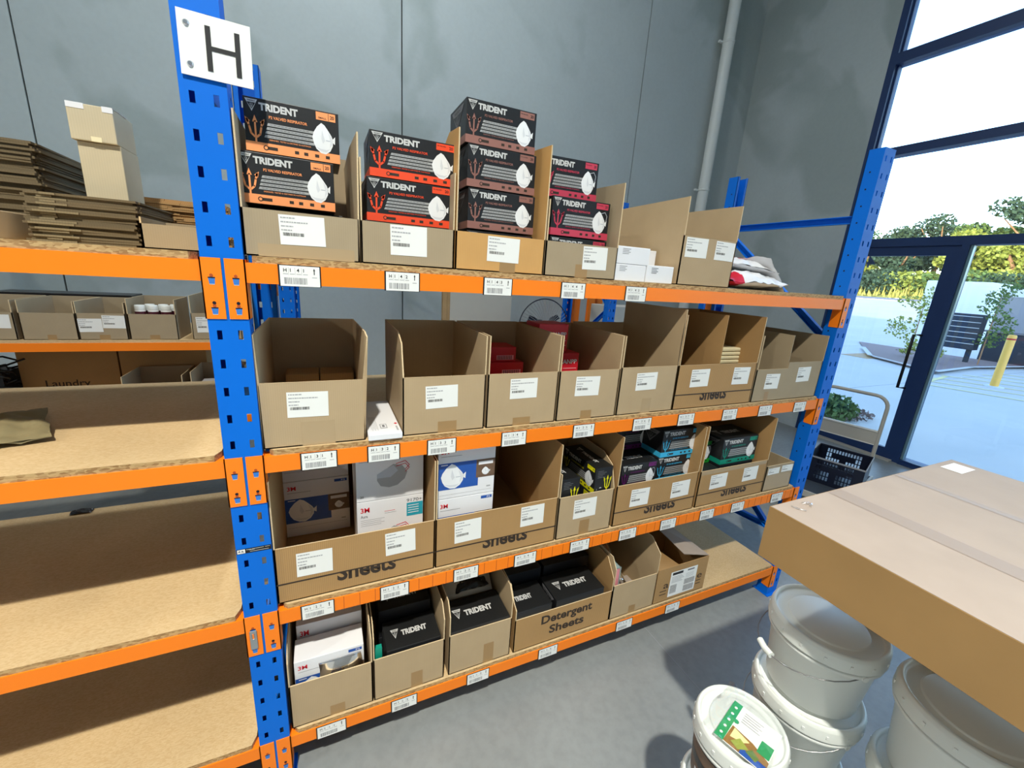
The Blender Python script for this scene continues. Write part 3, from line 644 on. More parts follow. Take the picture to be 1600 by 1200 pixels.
    return t
def white_box(name, x, y, z, w, h, d, style, label, group=None, rz=0):
    t = thing(name, (x, y, z), label, 'box', group, rz); a, b = -w/2, w/2
    m = MB(); m.box(a, b, 0, d, .0005, h-.0005, 'white_card'); m.build('carton', t, bevel=.0015)
    H_ = h; h = min(h, .215) if style == 'cup' else h; F = Frame((a, 0, H_-h), (1, 0, 0), (0, 0, 1))
    m = MB(); m.text(F, '3M', w*.05, h*.83, h*.075, 'logo_red', .02, w*.13); m.build('logo', t); m = MB()
    if style == 'cup':
        m.rect(F, w*.77, h*.90, w*.97, h*.955, 'photo_blue'); m.text(F, 'P2', w*.88, h*.912, h*.03, 'white_card', .01, w*.06); m.build('size_tag', t); m = MB(); m.rect(F, w*.05, h*.775, w*.40, h*.785, 'ink_soft')
        m.rect(F, w*.03, h*.07, w*.95, h*.075, 'ink_soft'); m.rect(F, w*.86, h*.12, w*.93, h*.145, 'ink_soft'); m.build('lettering', t)
        m = MB(); m.rect(F, .001, h*.17, w*.70, h*.66, 'photo_blue', .0005); m.rect(F, w*.66, h*.32, w*.998, h*.66, 'photo_brown', .0006); m.rect(F, w*.70, h*.56, w*.96, h*.62, 'white_card', .0008)
        mask_pic(m, F, w*.05, h*.18, w*.42, h*.46); mask_pic(m, F, w*.76, h*.36, w*.15, h*.15)
        m.rect(F, w*.05, h*.62, w*.16, h*.635, 'white_card', .0008); m.build('cover_picture', t)
    elif style == 'aura':
        m.text(F, 'Aura', w*.05, h*.745, h*.045, 'ink_grey', .01, w*.10)
        for k in range(4): m.rect(F, w*.05, h*(.70-k*.03), w*(.40-.05*(k % 2)), h*(.706-k*.03), 'ink_soft')
        m.rect(F, w*.40, h*.80, w*.56, h*.806, 'logo_red'); m.rect(F, w*.40, h*.77, w*.58, h*.776, 'ink_soft')
        g = MB(); g.rect(F, w*.74, h*.66, w*.995, h*.88, 'aqua')
        for k in range(4): g.rect(F, w*.76, h*(.83-k*.04), w*.93, h*(.842-k*.04), 'white_card', .0008)
        g.build('aqua_panel', t)
        m.text(F, '9170+', w*.74, h*.90, h*.05, 'ink_grey', .01, w*.24); m.text(F, '20', w*.05, h*.06, h*.035, 'ink_grey', .01, w*.05)
        m.rect(F, w*.02, h*.002, w*.98, h*.006, 'ink_soft'); m.build('lettering', t)
        m = MB(); m.poly(F, [(w*(.30+.5*p[0]), h*(.18+.36*p[1])) for p in [(0, .62), (.3, .84), (.48, 1), (.75, .9), (.9, .6), (.82, .3), (.6, .06), (.35, 0), (.1, .1), (.0, .35)]], 'ink_soft', .0006)
        m.poly(F, [(w*(.30+.5*p[0]), h*(.18+.36*p[1])) for p in [(0, .62), (.3, .84), (.48, .95), (.62, .7), (.4, .45), (.0, .45)]], 'mask_shade', .0009)
        for k in (0, .04): m.stroke(F, [(w*.58, h*(.50+k)), (w*.72, h*(.53+k)), (w*.78, h*(.46+k)), (w*.72, h*(.40+k))], w*.010, 'logo_red', .0009)
        m.build('cover_picture', t)
    return t

Z4, Z3, Z2, Z1 = ZT[3], ZT[2], ZT[1], ZT[0]
TL = 'top shelf, right bay'
# ---- top shelf
bin_box(.070, .3435, Z4, 'grey-brown cardboard bin at the left end of the top shelf holding the peach-banded boxes', hf=.114, H=.328, D=.36, labels=[(.151, .258, 1.852, 1.925)], right=[(0, 0), (0, .328, .004), (.10, .310, -.008), (.36, .30, -.01), (.36, 0)], tape=(.10, .33, .032, 'tape_clear'), seed=1, mt='carton_grey', group='cardboard bins on the top shelf')
bin_box(.3485, .6135, Z4, 'grey-brown cardboard bin on the top shelf holding the red-banded boxes', hf=.113, H=.27, D=.36, labels=[(.427, .531, 1.847, 1.929)], seed=2, mt='carton_grey', group='cardboard bins on the top shelf')
bin_box(.6185, .9235, Z4, 'orange-tan cardboard bin on the top shelf under the tallest stack of brown-banded boxes', hf=.113, H=.395, D=.30, mt='carton_tan', labels=[(.721, .831, 1.85, 1.925)], tape=(.765, .82, .05, 'tape_brown'), seed=3, group='cardboard bins on the top shelf', back=False, left=[(0, 0), (0, .39), (.10, .40), (.24, .34), (.30, .25), (.30, 0)], right=[(0, 0), (0, .395), (.14, .405), (.30, .40), (.30, 0)])
bin_box(.9285, 1.222, Z4, 'grey-brown cardboard bin on the top shelf holding the crimson-banded boxes', hf=.113, H=.24, D=.34, labels=[(1.076, 1.178, 1.849, 1.926)], tape=(1.05, 1.10, .045), seed=4, mt='carton_grey', group='cardboard bins on the top shelf', right=[(0, 0), (0, .328), (.22, .335), (.34, .25), (.34, 0)])
bin_box(1.527, 1.822, Z4, 'tall-fronted cardboard bin with two labels at the right of the top shelf', hf=.186, H=.328, D=.40, labels=[(1.543, 1.66, 1.926, 2.0), (1.705, 1.815, 1.925, 1.998)], seed=5, group='cardboard bins on the top shelf', back=False, right=[(0, 0), (0, .325), (.40, .33), (.40, 0)], left=[(0, 0), (0, .325), (.40, .32), (.40, 0)], clear=None)
m = MB(); m.box(-.07, .09, 0, .003, 0, .30, 'carton'); 
PB = 'valved respirator boxes on the top shelf'
for i, (zz, lab, ww, xx) in enumerate(((.006, 'lowest peach-banded respirator box, mostly hidden by the bin front', .235, .190), (.131, 'middle peach-banded respirator box marked SMALL, just above the bin front', .222, .176), (.254, 'topmost peach-banded respirator box marked SMALL, beside the H post', .216, .196))):
    respirator_box(xx, .07+(0.05 if i == 0 else 0), Z4+zz, 'peach' if i else 'red_orange', lab, w=ww, h=.122, d=.15, small=True, top=False, group=PB)
for i, (zz, lab, xx) in enumerate(((.004, 'lowest red-banded respirator box, hidden behind the bin front', .488), (.119, 'lower visible red-banded respirator box resting above the bin front', .494), (.237, 'topmost red-banded respirator box in the second bin', .504))):
    respirator_box(xx, .06, Z4+zz, 'red_orange', lab, w=.247, h=.117, d=.16, top=False, group=PB)
for i, (zz, lab, xx) in enumerate(((.004, 'lowest brown-banded respirator box, inside the orange-tan bin', .784), (.128, 'third brown-banded respirator box from the top of the tall stack', .783), (.249, 'second brown-banded respirator box from the top of the tall stack', .777), (.368, 'topmost brown-banded respirator box, the highest box on the rack', .768))):
    respirator_box(xx, .06, Z4+zz, 'taupe', lab, w=.230, h=.119, d=.17, top=False, group=PB)
respirator_box(1.085, .06, Z4+.010, 'crimson', 'lowest crimson-banded respirator box, only its top strip showing above the bin front', w=.236, h=.124, d=.16, cup=True, top=False, group=PB)
respirator_box(1.083, .06, Z4+.137, 'crimson', 'middle crimson-banded respirator box with its whole front showing', w=.236, h=.126, d=.16, cup=True, top=False, group=PB)
respirator_box(1.048, .10, Z4+.266, 'crimson', 'topmost crimson-banded respirator box, pushed back behind the tan flap', w=.220, h=.128, d=.16, cup=True, top=False, group=PB, rz=-.05)
def plain_box(name, x0, x1, y0, d, z0, z1, mt, label, cat='box', group=None, lab=None, lid=False):
    t = thing(name, ((x0+x1)/2, y0, z0), label, cat, group); m = MB(); w = x1-x0; m.box(-w/2, w/2, 0, d, .0005, z1-z0, mt); m.build('carton', t, bevel=.002)
    F = Frame((-w/2, 0, 0), (1, 0, 0), (0, 0, 1)); h = z1-z0
    if lab:
        m = MB()
        for k in range(4): m.rect(F, w*lab[0], h*(lab[1]-k*.09), w*(lab[0]+.24-.05*(k % 2)), h*(lab[1]-k*.09+.04), lab[2])
        m.build('product_label', t)
    return t
WB = 'small white boxes on the top shelf'
plain_box('small_white_box', 1.54, 1.62, .12, .10, Z4+.005, 2.045, 'white_card', 'white box peeking out of the tall-fronted bin on the top shelf')
plain_box('small_white_box', 1.224, 1.368, .02, .12, Z4, 1.8785, 'white_card', 'bottom left of the small white boxes stacked on the top shelf', group=WB, lab=(.14, .86, 'ink_soft'))
plain_box('small_white_box', 1.225, 1.378, .02, .12, 1.879, 1.941, 'white_card', 'top left of the small white boxes stacked on the top shelf', group=WB, lab=(.16, .84, 'ink_soft'))
plain_box('small_white_box', 1.372, 1.508, .02, .10, Z4, 1.883, 'white_card', 'front right small white box with dark print, by the tall-fronted bin', group=WB, lab=(.18, .82, 'ink_grey'))
plain_box('small_white_box', 1.400, 1.452, .13, .07, Z4, 1.945, 'white_card', 'left of the two small white boxes standing behind the front ones', group=WB)
plain_box('small_white_box', 1.454, 1.508, .13, .07, Z4, 1.945, 'white_card', 'right of the two small white boxes standing behind the front ones', group=WB)
# crumpled mailer bags
def crumple(name, loc, sx, sy, sz, mt, label, cat, seed, rz=0, tilt=0, red=None, group=None, amp=.35):
    rr = random.Random(seed); m = MB(); N = 26; vs = []; fs = []
    for s_ in (1, -1):
        base = len(vs)
        for i in range(N+1):
            for j in range(N+1):
                u, v = i/N*2-1, j/N*2-1; e = max(0, (1-abs(u)**2.6))*max(0, (1-abs(v)**2.6)); e = e**.6
                n = noise.noise(Vector((u*2.2+seed, v*2.2, seed*.7)))*.9+noise.noise(Vector((u*5+seed, v*5, s_)))*.45+noise.noise(Vector((u*11, v*11, seed)))*.15
                ed = noise.noise(Vector((u*1.5, v*1.5, seed+9)))*.10
                z = s_*e*sz*(.55+amp*n)+(1-e)*sz*.3*n
                vs.append((u*sx*(1+ed), v*sy*(1+ed), z if s_ > 0 else z*.5))
        for i in range(N):
            for j in range(N):
                q = (base+i*(N+1)+j, base+(i+1)*(N+1)+j, base+(i+1)*(N+1)+j+1, base+i*(N+1)+j+1); fs.append(q if s_ > 0 else q[::-1])
    zmin = min(v[2] for v in vs)
    vs = [(v[0], v[1], v[2]-zmin) for v in vs]
    if red:
        k = [f for f in fs if red(sum(vs[i][0] for i in f)/4/sx, sum(vs[i][1] for i in f)/4/sy)]; ks = set(k); fs2 = [f for f in fs if f not in ks]
        m.geo(vs, fs2, mt, True); m.geo(vs, k, 'mailer_red', True)
    else: m.geo(vs, fs, mt, True)
    o = m.build(name, loc=loc, rz=rz); o.rotation_euler = (0, tilt, rz); return tag(o, label, cat, group)
crumple('mailer_bag', (2.03, .17, Z4), .22, .14, .085, 'mailer', 'crumpled white mailer bag with red print lying on the top shelf', 'bag', 3, .05, 0, lambda u, v: u < -.45 and v < -.3)
crumple('mailer_bag', (2.03, .24, Z4+.085), .20, .13, .06, 'mailer', 'white mailer bag with a dark red panel lying over the other one', 'bag', 8, -.1, .10, lambda u, v: -.3 < u < .5 and abs(v) < .35)
crumple('mailer_bag', (2.22, .20, Z4+.045), .14, .12, .035, 'mailer', 'pale lilac mailer flap sloping down at the right of the bags', 'bag', 12, .1, .75)

# ---- second shelf
BG = 'open cardboard bins on the second shelf'
kink = [(0, 0), (0, .327), (.39, .328), (.39, 0)]
bin_box(.0705, .3455, Z3, 'cardboard bin next to the H post on the second shelf with a flared right side', labels=[(.137, .245, 1.375, 1.451)], right=[(0, 0), (0, .19), (-.004, .325, .014), (.02, .338, .010), (.385, .33), (.385, 0)], left=[(0, 0), (0, .19), (-.002, .33, -.004), (.05, .335), (.385, .33), (.385, 0)], tape=(.17, .26, .075, 'tape_clear'), D=.385, seed=6, group=BG)
bin_box(.4605, .7385, Z3, 'empty cardboard bin standing apart, second on the second shelf', labels=[(.533, .641, 1.373, 1.45)], left=[(0, 0), (0, .20), (.03, .30), (.10, .328), (.39, .33), (.39, 0)], right=kink, tape=(.575, .64, .04), seed=7, group=BG)
bin_box(.7475, 1.0245, Z3, 'cardboard bin on the second shelf holding small red cartons', labels=[(.832, .939, 1.387, 1.461)], left=kink, tape=(.85, .92, .03), seed=8, group=BG)
bin_box(1.0315, 1.3065, Z3, 'cardboard bin on the second shelf with tall red cartons inside', labels=[(1.104, 1.214, 1.38, 1.457)], left=kink, tape=(1.14, 1.19, .035), seed=9, group=BG)
bin_box(1.3150, 1.6150, Z3, 'taller empty cardboard bin with a raised fold on the second shelf', hf=.200, H=.335, labels=[(1.396, 1.505, 1.387, 1.461)], left=kink, right=[(0, 0), (0, .328, -.004), (0, .437), (.39, .437), (.39, .0)], tape=(1.44, 1.49, .065, 'tape_clear'), seed=10, group=BG)
bin_box(1.6200, 2.1180, Z3, 'wide brown double carton with a middle divider on the second shelf', hf=.200, H=.415, mt='carton_brown', labels=[(1.699, 1.81, 1.385, 1.465), (1.965, 2.077, 1.384, 1.466)], divider=(1.867, .418), text=('Sheets', 1.775, 1.322, .058, .17, 1.351), crease=.065, seed=11, group=BG)
bin_box(2.1300, 2.6380, Z3, 'wide grey two-compartment carton at the right end of the second shelf', hf=.164, hf2=(2.36, .195), H=.328, mt='carton_grey', labels=[(2.205, 2.31, 1.348, 1.425), (2.445, 2.55, 1.375, 1.452)], divider=(2.36, .33), tape=(2.22, 2.25, .05), seed=12, group=BG)
for i, (x, xx) in enumerate(((.118, .220), (.224, .332))): plain_box('small_brown_carton', x, xx, .27, .10, Z3+.0045, 1.44, 'carton_brown', ('left' if i == 0 else 'right')+' small brown carton lying at the back of the bin next to the H post', group='cartons in the first bin')
RG = 'red cartons in the third bin'
for i, (a, b, z0, z1, y) in enumerate(((.80, .985, Z3+.0045, 1.415, .22), (.775, .985, 1.416, 1.470, .23), (.765, .955, 1.4705, 1.530, .245))):
    t = plain_box('red_carton', a, b, y, .11, z0, z1, 'canpp_red', ('bottom', 'middle', 'topmost')[i]+' flat red carton with a barcode in the third bin', group=RG)
    m = MB(); F = Frame((-(b-a)/2, 0, 0), (1, 0, 0), (0, 0, 1)); w = b-a; h = z1-z0; m.rect(F, w*.55, h*.12, w*.95, h*.45, 'canpp_pink')
    for k in range(9): m.rect(F, w*(.58+k*.038), h*.15, w*(.595+k*.038), h*.42, 'ink', .0009)
    m.build('barcode', t)
for i, (a, b, z0, z1, y) in enumerate(((1.06, 1.225, Z3+.0045, 1.512, .19), (1.045, 1.185, 1.5125, 1.627, .23))):
    t = plain_box('red_carton', a, b, y, .12, z0, z1, 'canpp_red', ('lower', 'upper')[i]+' tall red carton in the fourth bin', group='red cartons in the fourth bin')
    m = MB(); F = Frame((-(b-a)/2, 0, 0), (1, 0, 0), (0, 0, 1)); w = b-a; h = z1-z0
    m.text(F, 'CANPP', w*.42, h*.80 if i == 0 else h*.55, .018, 'white_card', .02, w*.52); m.rect(F, w*.55, h*.70 if i == 0 else h*.38, w*.95, (h*.70 if i == 0 else h*.38)+.004, 'canpp_pink'); m.rect(F, w*.65, h*.62 if i == 0 else h*.2, w*.95, (h*.62 if i == 0 else h*.2)+.004, 'canpp_pink')
    m.build('lettering', t)
m = MB()
for k in range(9):
    z = Z3+.08+k*.0195; g = MB(); o = (random.random()-.5)*.008
    g.box(-.075+o, .075+o, 0, .16, 0, .017, 'cream'); tag(g.build('padded_envelope', loc=(2.045, .11, z), bevel=.005), 'cream padded envelope stacked in the right half of the brown double carton', 'envelope', 'cream envelopes in the double carton')
plain_box('small_brown_carton', 1.96, 2.10, .10, .18, Z3+.005, Z3+.079, 'carton_brown', 'low brown carton under the cream envelopes in the double carton')
t = thing('document_box', (.405, -.004, Z3), 'flat white box with a small red mark lying between the first two bins', 'box', rz=0)
m = MB(); m.box(-.052, .052, 0, .34, .0005, .022, 'white_card'); m.build('carton', t, bevel=.003)
m = MB(); F = Frame((.052, 0, .022), (0, 1, 0), (-1, 0, 0))
for k in range(6): m.rect(F, .03+.012*(k % 2), .07+k*.004, .16, .0712+k*.004, 'ink_soft')
m.poly(F, [(.075, .010), (.083, .016), (.091, .010), (.083, .004)], 'logo_red'); m.rect(F, .045, .04, .085, .062, 'ink_soft'); m.rect(F, .050, .043, .080, .059, 'white_card', .0008); m.rect(F, .055, .047, .075, .055, 'ink_grey', .001); m.rect(F, .02, .008, .06, .014, 'ink_soft')
m.build('lettering', t)

# ---- third shelf
SG = 'wide brown cartons on the third shelf'
hi = lambda h=.42, d=.60, f=None: [(0, 0), (0, .205, 0), (0, h), (d, h), (d, 0)]
bin_box(.0700, .5720, Z2, 'wide brown carton with two labels holding white respirator boxes, next to the H post', hf=.200, H=.43, D=.62, mt='carton_brown', labels=[(.129, .234, .836, .922), (.401, .503, .847, .935)], text=('Sheets', .245, 0.791, .058, .19, 0.820), crease=.068, seed=21, left=hi(.43, .62), right=hi(.43, .62), group=SG)
bin_box(.5760, 1.0800, Z2, 'wide brown carton with one white respirator box, its right half empty', hf=.200, H=.43, D=.62, mt='carton_brown', labels=[(.646, .750, .838, .929), (.915, 1.018, .85, .938)], text=('Sheets', .760, 0.791, .058, .19, 0.820), crease=.068, seed=22, left=hi(.43, .62), right=hi(.43, .62), group=SG)
bin_box(1.0870, 1.3620, Z2, 'narrow cardboard bin holding the yellow-marked respirator boxes', hf=.194, H=.30, D=.39, labels=[(1.162, 1.275, .834, .923)], tape=(1.20, 1.25, .07), right=[(0, 0), (0, .20), (.03, .295), (.10, .33), (.39, .33), (.39, 0)], left=hi(.30, .39), seed=23)
bin_box(1.3780, 1.8680, Z2, 'wide brown carton holding purple-banded and blue-banded respirator boxes', hf=.200, H=.43, D=.62, mt='carton_brown', labels=[(1.462, 1.568, .834, .92), (1.705, 1.82, .836, .919)], text=('Sheets', 1.555, 0.785, .058, .19, 0.814), crease=.066, seed=24, left=hi(.43, .62), right=hi(.43, .62), group=SG)
bin_box(1.8850, 2.3800, Z2, 'wide brown carton holding the green-banded and teal-banded respirator boxes', hf=.195, H=.43, D=.62, mt='carton_brown', labels=[(1.962, 2.08, .839, .917), (2.2, 2.312, .845, .923)], text=('Sheets', 2.06, 0.785, .058, .19, 0.814), crease=.066, seed=25, left=hi(.43, .62), right=hi(.43, .62), group=SG, clear=(1.89, 2.37, .925, .944))
bin_box(2.3920, 2.6200, Z2, 'small open carton wrapped in clear tape, right end of the third shelf', hf=.152, H=.152, D=.17, mt='carton_grey', labels=[(2.405, 2.500, .85, .888), (2.517, 2.615, .853, .892)], seed=26, clear=(2.395, 2.615, .76, .845))
white_box('respirator_carton', .190, .365, Z2+.005, .232, .238, .20, 'cup', 'lower white respirator box with a blue picture at the left in the first wide carton')
white_box('respirator_carton', .190, .365, Z2+.244, .232, .238, .20, 'cup', 'upper white respirator box with a blue picture, half hidden behind the shelf beam')
white_box('respirator_carton', .436, .12, Z2+.005, .233, .248, .20, 'aura', 'lower white respirator box with an aqua panel in the first wide carton')
white_box('respirator_carton', .436, .12, Z2+.254, .233, .248, .20, 'aura', 'upper white respirator box with a grey folded mask picture, below the shelf beam')
white_box('respirator_carton', .698, .05, Z2+.005, .218, .250, .20, 'cup', 'lower white respirator box in the second wide carton, only its top showing')
white_box('respirator_carton', .698, .05, Z2+.256, .218, .215, .20, 'cup', 'upper white respirator box with a blue picture in the second wide carton')
YG = 'yellow-marked respirator boxes'
def yb(xc, y, z, lab, h=.120, rz=-math.pi/2+.02): # end faces the camera
    d = .090; w = .245
    respirator_box(xc-d/2, y+w/2, z, 'yellow', lab, w=w, h=h, d=d, rz=rz, rr=True, group=YG)
yb(1.144, .030, Z2+.146, 'upper left yellow-marked respirator box, end towards the aisle'); yb(1.146, .032, Z2+.005, 'lower left yellow-marked respirator box, hidden by the bin front', .140)
yb(1.306, .026, Z2+.176, 'right yellow-marked respirator box with its yellow stripe showing'); yb(1.304, .030, Z2+.005, 'lower right yellow-marked respirator box, hidden by the bin front', .170)
respirator_box(1.535, .06, Z2+.140, 'purple', 'front purple-banded respirator box beside the blue-banded ones', w=.205, h=.130, d=.13, cup=True)
respirator_box(1.535, .06, Z2+.005, 'purple', 'lowest purple-banded respirator box behind the carton front', w=.205, h=.130, d=.13, cup=True)
respirator_box(1.600, .20, Z2+.272, 'purple', 'rear purple-banded respirator box up under the shelf beam', w=.20, h=.130, d=.13, cup=True)
respirator_box(1.540, .20, Z2+.005, 'purple', 'hidden purple-banded respirator box carrying the rear stack', w=.20, h=.266, d=.13, front=False)
respirator_box(1.776, .075, Z2+.140, 'cyan', 'lower blue-banded respirator box just above the carton front', w=.245, h=.133, d=.16, top=False)
respirator_box(1.742, .075, Z2+.005, 'cyan', 'lowest blue-banded respirator box behind the carton front', w=.19, h=.133, d=.16, front=False)
respirator_box(1.782, .070, Z2+.274, 'cyan', 'upper blue-banded respirator box with the blue trident', w=.148+.10, h=.135, d=.16, top=False)
respirator_box(2.198, .060, Z2+.186, 'teal', 'teal-banded respirator box at the front of its carton', w=.262, h=.140, d=.17, top=True)
respirator_box(2.190, .055, Z2+.005, None, 'black respirator box under the teal-banded one', w=.25, h=.180, d=.17, front=False)
respirator_box(1.970, .11, Z2+.182, 'green', 'green-banded respirator box left of the teal-banded one', w=.155, h=.124, d=.15, cup=True)
respirator_box(1.968, .04, Z2+.005, None, 'black respirator box under the green-banded one', w=.15, h=.176, d=.20, front=False)

# ---- bottom shelf
LG = 'cardboard bins on the bottom shelf'
cut = [(0, 0), (0, .285), (.035, .335), (.385, .33), (.385, 0)]
bin_box(.0760, .3480, Z1, 'cardboard bin at the left end of the bottom shelf holding a white respirator box', hf=.187, labels=(), left=cut, right=[(0, 0), (0, .285), (.012, .36, -.004), (.385, .36), (.385, 0)], tape=(.20, .25, .045), seed=31, group=LG)
bin_box(.3520, .6200, Z1, 'second cardboard bin on the bottom shelf holding black boxes in plastic', hf=.19, left=cut, tape=(.49, .535, .075), seed=32, group=LG)
bin_box(.6400, .9120, Z1, 'third cardboard bin on the bottom shelf holding one black box', hf=.193, left=cut, tape=(.79, .835, .10), seed=33, group=LG)
bin_box(.9300, 1.4400, Z1, 'brown carton printed Detergent Sheets on the bottom shelf', hf=.170, mt='carton_brown', left=[(0, 0), (0, .22), (.03, .24), (.07, .30), (.385, .33), (.385, 0)], right=[(0, 0), (0, .24), (.06, .32), (.385, .33), (.385, 0)], text=[('Sheets', 1.105, .262, .042, .185, None), ('Detergent', 1.06, .325, .042, .27, None)], seed=34)
bin_box(1.4440, 1.7180, Z1, 'cardboard bin on the bottom shelf with a pink book in plastic', hf=.193, left=cut, right=[(0, 0), (0, .305), (.07, .36), (.385, .36), (.385, 0)], tape=(1.56, 1.60, .045), seed=35, group=LG)
white_box('respirator_carton', .208, .04, Z1+.005, .228, .250, .10, 'cup', 'white respirator box in clear plastic at the left end of the bottom shelf')
white_box('respirator_carton', .212, .15, Z1+.005, .226, .300, .15, '', 'second white respirator box, in shade behind the one on the bottom shelf')
respirator_box(.505, .025, Z1+.075, 'teal', 'front black respirator box in the second bottom bin', w=.208, h=.125, d=.14, front=False)
respirator_box(.495, .175, Z1+.12, 'teal', 'rear black respirator box wrapped in plastic in the second bottom bin', w=.21, h=.13, d=.13, front=False)
respirator_box(.505, .025, Z1+.005, None, 'lowest black respirator box in the second bottom bin', w=.208, h=.069, d=.14, front=False, top=False); respirator_box(.495, .175, Z1+.005, None, 'hidden black respirator box in the second bottom bin', w=.21, h=.114, d=.13, front=False, top=False)
m = MB(); m.box(.360, .385, .03, .05, Z1+.005, Z1+.22, 'ink_teal'); tag(m.build('teal_packet'), 'teal packet standing at the left inside the second bottom bin', 'packet')
respirator_box(.776, .018, Z1+.080, None, 'black respirator box filling the front of the third bottom bin', w=.256, h=.125, d=.16, front=False)
respirator_box(.776, .02, Z1+.005, None, 'lower black respirator box in the third bottom bin', w=.25, h=.074, d=.16, front=False, top=False)
def sheet(x0, x1, y0, z0, y1, z1, mt, label, name='catalogue_sheet', cat='sheet', bend=.02):
    m = MB(); N = 8; vs = []
    for i in range(N+1):
        u = i/N
        for x in (x0, x1): vs.append((x+math.sin(u*3)*.004, y0+(y1-y0)*u+math.sin(u*math.pi)*bend, z0+(z1-z0)*u))
    up_ = [(v[0], v[1]-.002, v[2]) for v in vs]; n = len(vs)
    fs = [(2*i, 2*i+1, 2*i+3, 2*i+2) for i in range(N)]; fs += [tuple(n+k for k in f[::-1]) for f in fs]
    fs += [(0, n, n+1, 1), (2*N, 2*N+1, n+2*N+1, n+2*N)]+[(2*i, 2*i+2, n+2*i+2, n+2*i) for i in range(N)]+[(2*i+1, n+2*i+1, n+2*i+3, 2*i+3) for i in range(N)]
    m.geo(vs+up_, fs, mt, True); return tag(m.build(name), label, cat)
sheet(.39, .585, .318, Z1+.22, .335, Z1+.33, 'board_grey', 'grey sheet standing behind the black boxes in the second bottom bin')
sheet(.66, .89, .19, Z1+.20, .30, Z1+.33, 'board_grey', 'grey sheet leaning behind the black box in the third bottom bin')
sheet(.17, .31, .022, Z1+.165, .034, Z1+.232, 'clear_plastic', 'clear plastic wrap over the front of the white respirator box', 'plastic_wrap', 'plastic wrap', .0)
crumple('black_bag', (.80, .235, Z1+.20), .075, .035, .05, 'black_plastic', 'crumpled black plastic bag in the third bottom bin', 'bag', 21)
respirator_box(1.023, .018, Z1+.080, None, 'left black respirator box in the Detergent Sheets carton', w=.172, h=.125, d=.15, front=False, no_emblem=True)
respirator_box(1.262, .018, Z1+.080, None, 'right black respirator box in the Detergent Sheets carton, emblem on its lid', w=.258, h=.125, d=.16, front=False)
for i, (x, w) in enumerate(((1.023, .172), (1.262, .258))): respirator_box(x, .018, Z1+.005, None, ('left', 'right')[i]+' bottom black respirator box hidden in the Detergent Sheets carton', w=w, h=.074, d=.15, front=False, top=False)
for i, (x, w) in enumerate(((1.040, .20), (1.285, .258))): respirator_box(x, .19, Z1+.005, None, ('left', 'right')[i]+' rear black respirator box in the shade of the Detergent Sheets carton', w=w, h=.245, d=.16, front=False)
# pink book in plastic
t = thing('book', (1.478, .045, Z1+.005), 'pink-edged book standing in the bottom bin beside the Detergent carton', 'book', rz=.0)
m = MB(); m.box(-.018, .018, 0, .22, 0, .255, 'book_pink'); m.build('pages', t)
m = MB(); m.box(-.022, -.018, -.004, .224, 0, .262, 'book_cover'); m.box(.018, .022, -.004, .224, 0, .262, 'book_cover'); m.box(-.022, .022, -.001, .224, .255, .262, 'book_cover'); m.build('cover', t)
sheet(1.515, 1.545, .03, Z1+.16, .25, Z1+.31, 'clear_plastic', 'clear plastic sleeve curving over the bottom bin beside the book', 'plastic_sleeve', 'plastic sleeve', .03)
m = MB(); m.box(1.50, 1.60, .02, .10, Z1+.005, Z1+.15, 'carton_pink'); tag(m.build('small_brown_carton', bevel=.002), 'small pale carton lying in front of the pink book', 'box')
# half closed parcel box
t = thing('parcel_box', (1.900, .013, Z1), 'half-closed brown parcel box with a large shipping label on the bottom shelf', 'cardboard box')
m = MB(); a, b, H, D = -.177, .177, .205, .30
m.box(a, b, 0, .004, .0005, H, 'carton_brown'); m.box(a, b, D-.004, D, .0005, H, 'carton_brown'); m.box(a, a+.004, .004, D-.004, .0005, H, 'carton_brown'); m.box(b-.004, b, .004, D-.004, .0005, H, 'carton_brown'); m.box(a, b, 0, D, .0005, .004, 'carton_brown'); m.build('carton_body', t)
m = MB(); m.prism([(a, .002, H), (a, D, H), (a+.15, D-.02, H-.045), (a+.17, .02, H-.030)], (0, 0, .004), 'carton_brown'); m.build('flap', t)
m = MB(); m.prism([(b, .004, H), (b, D, H), (b-.14, D+.01, H+.045), (b-.16, .03, H+.028)], (0, 0, .004), 'carton_pink'); m.build('flap', t)
F = Frame((-1.900, 0, -Z1), (1, 0, 0), (0, 0, 1)); m = MB(); m.text(F, 'a', 1.775, .300, .040, 'ink_brown', .004, .035); m.text(F, 'e', 2.012, .300, .040, 'ink_brown', .004, .035)
for k in range(2): m.rect(F, 1.755, .282-k*.02, 1.80, .287-k*.02, 'ink_brown'); m.rect(F, 2.01, .282-k*.02, 2.045, .287-k*.02, 'ink_brown')
m.build('printed_lettering', t)
m = MB(); F = Frame((1.815-1.900, 0, .236-Z1), (1, 0, 0), (0, 0, 1)); w, h = .187, .152
m.rect(F, 0, 0, w, h, 'white_paper', .0008); m.rect(F, w*.06, h*.86, w*.45, h*.96, 'ink', .0011); m.rect(F, w*.62, h*.88, w*.88, h*.94, 'ink_grey', .0011)
for x0, x1, y0, y1 in ((.05, .27, .12, .46), (.56, .74, .34, .56), (.76, .95, .34, .56), (.56, .74, .06, .30), (.76, .95, .06, .30)):
    x = x0
    while x < x1: m.rect(F, w*x, h*y0, w*(x+.012), h*y1, 'ink_grey', .0011); x += .022
for k in range(5): m.rect(F, w*.06, h*(.78-k*.055), w*(.42+.05*(k % 3)), h*(.80-k*.055), 'ink_soft', .0011); m.rect(F, w*.58, h*(.78-k*.04), w*.88, h*(.79-k*.04), 'ink_soft', .0011)
m.build('shipping_label', t)
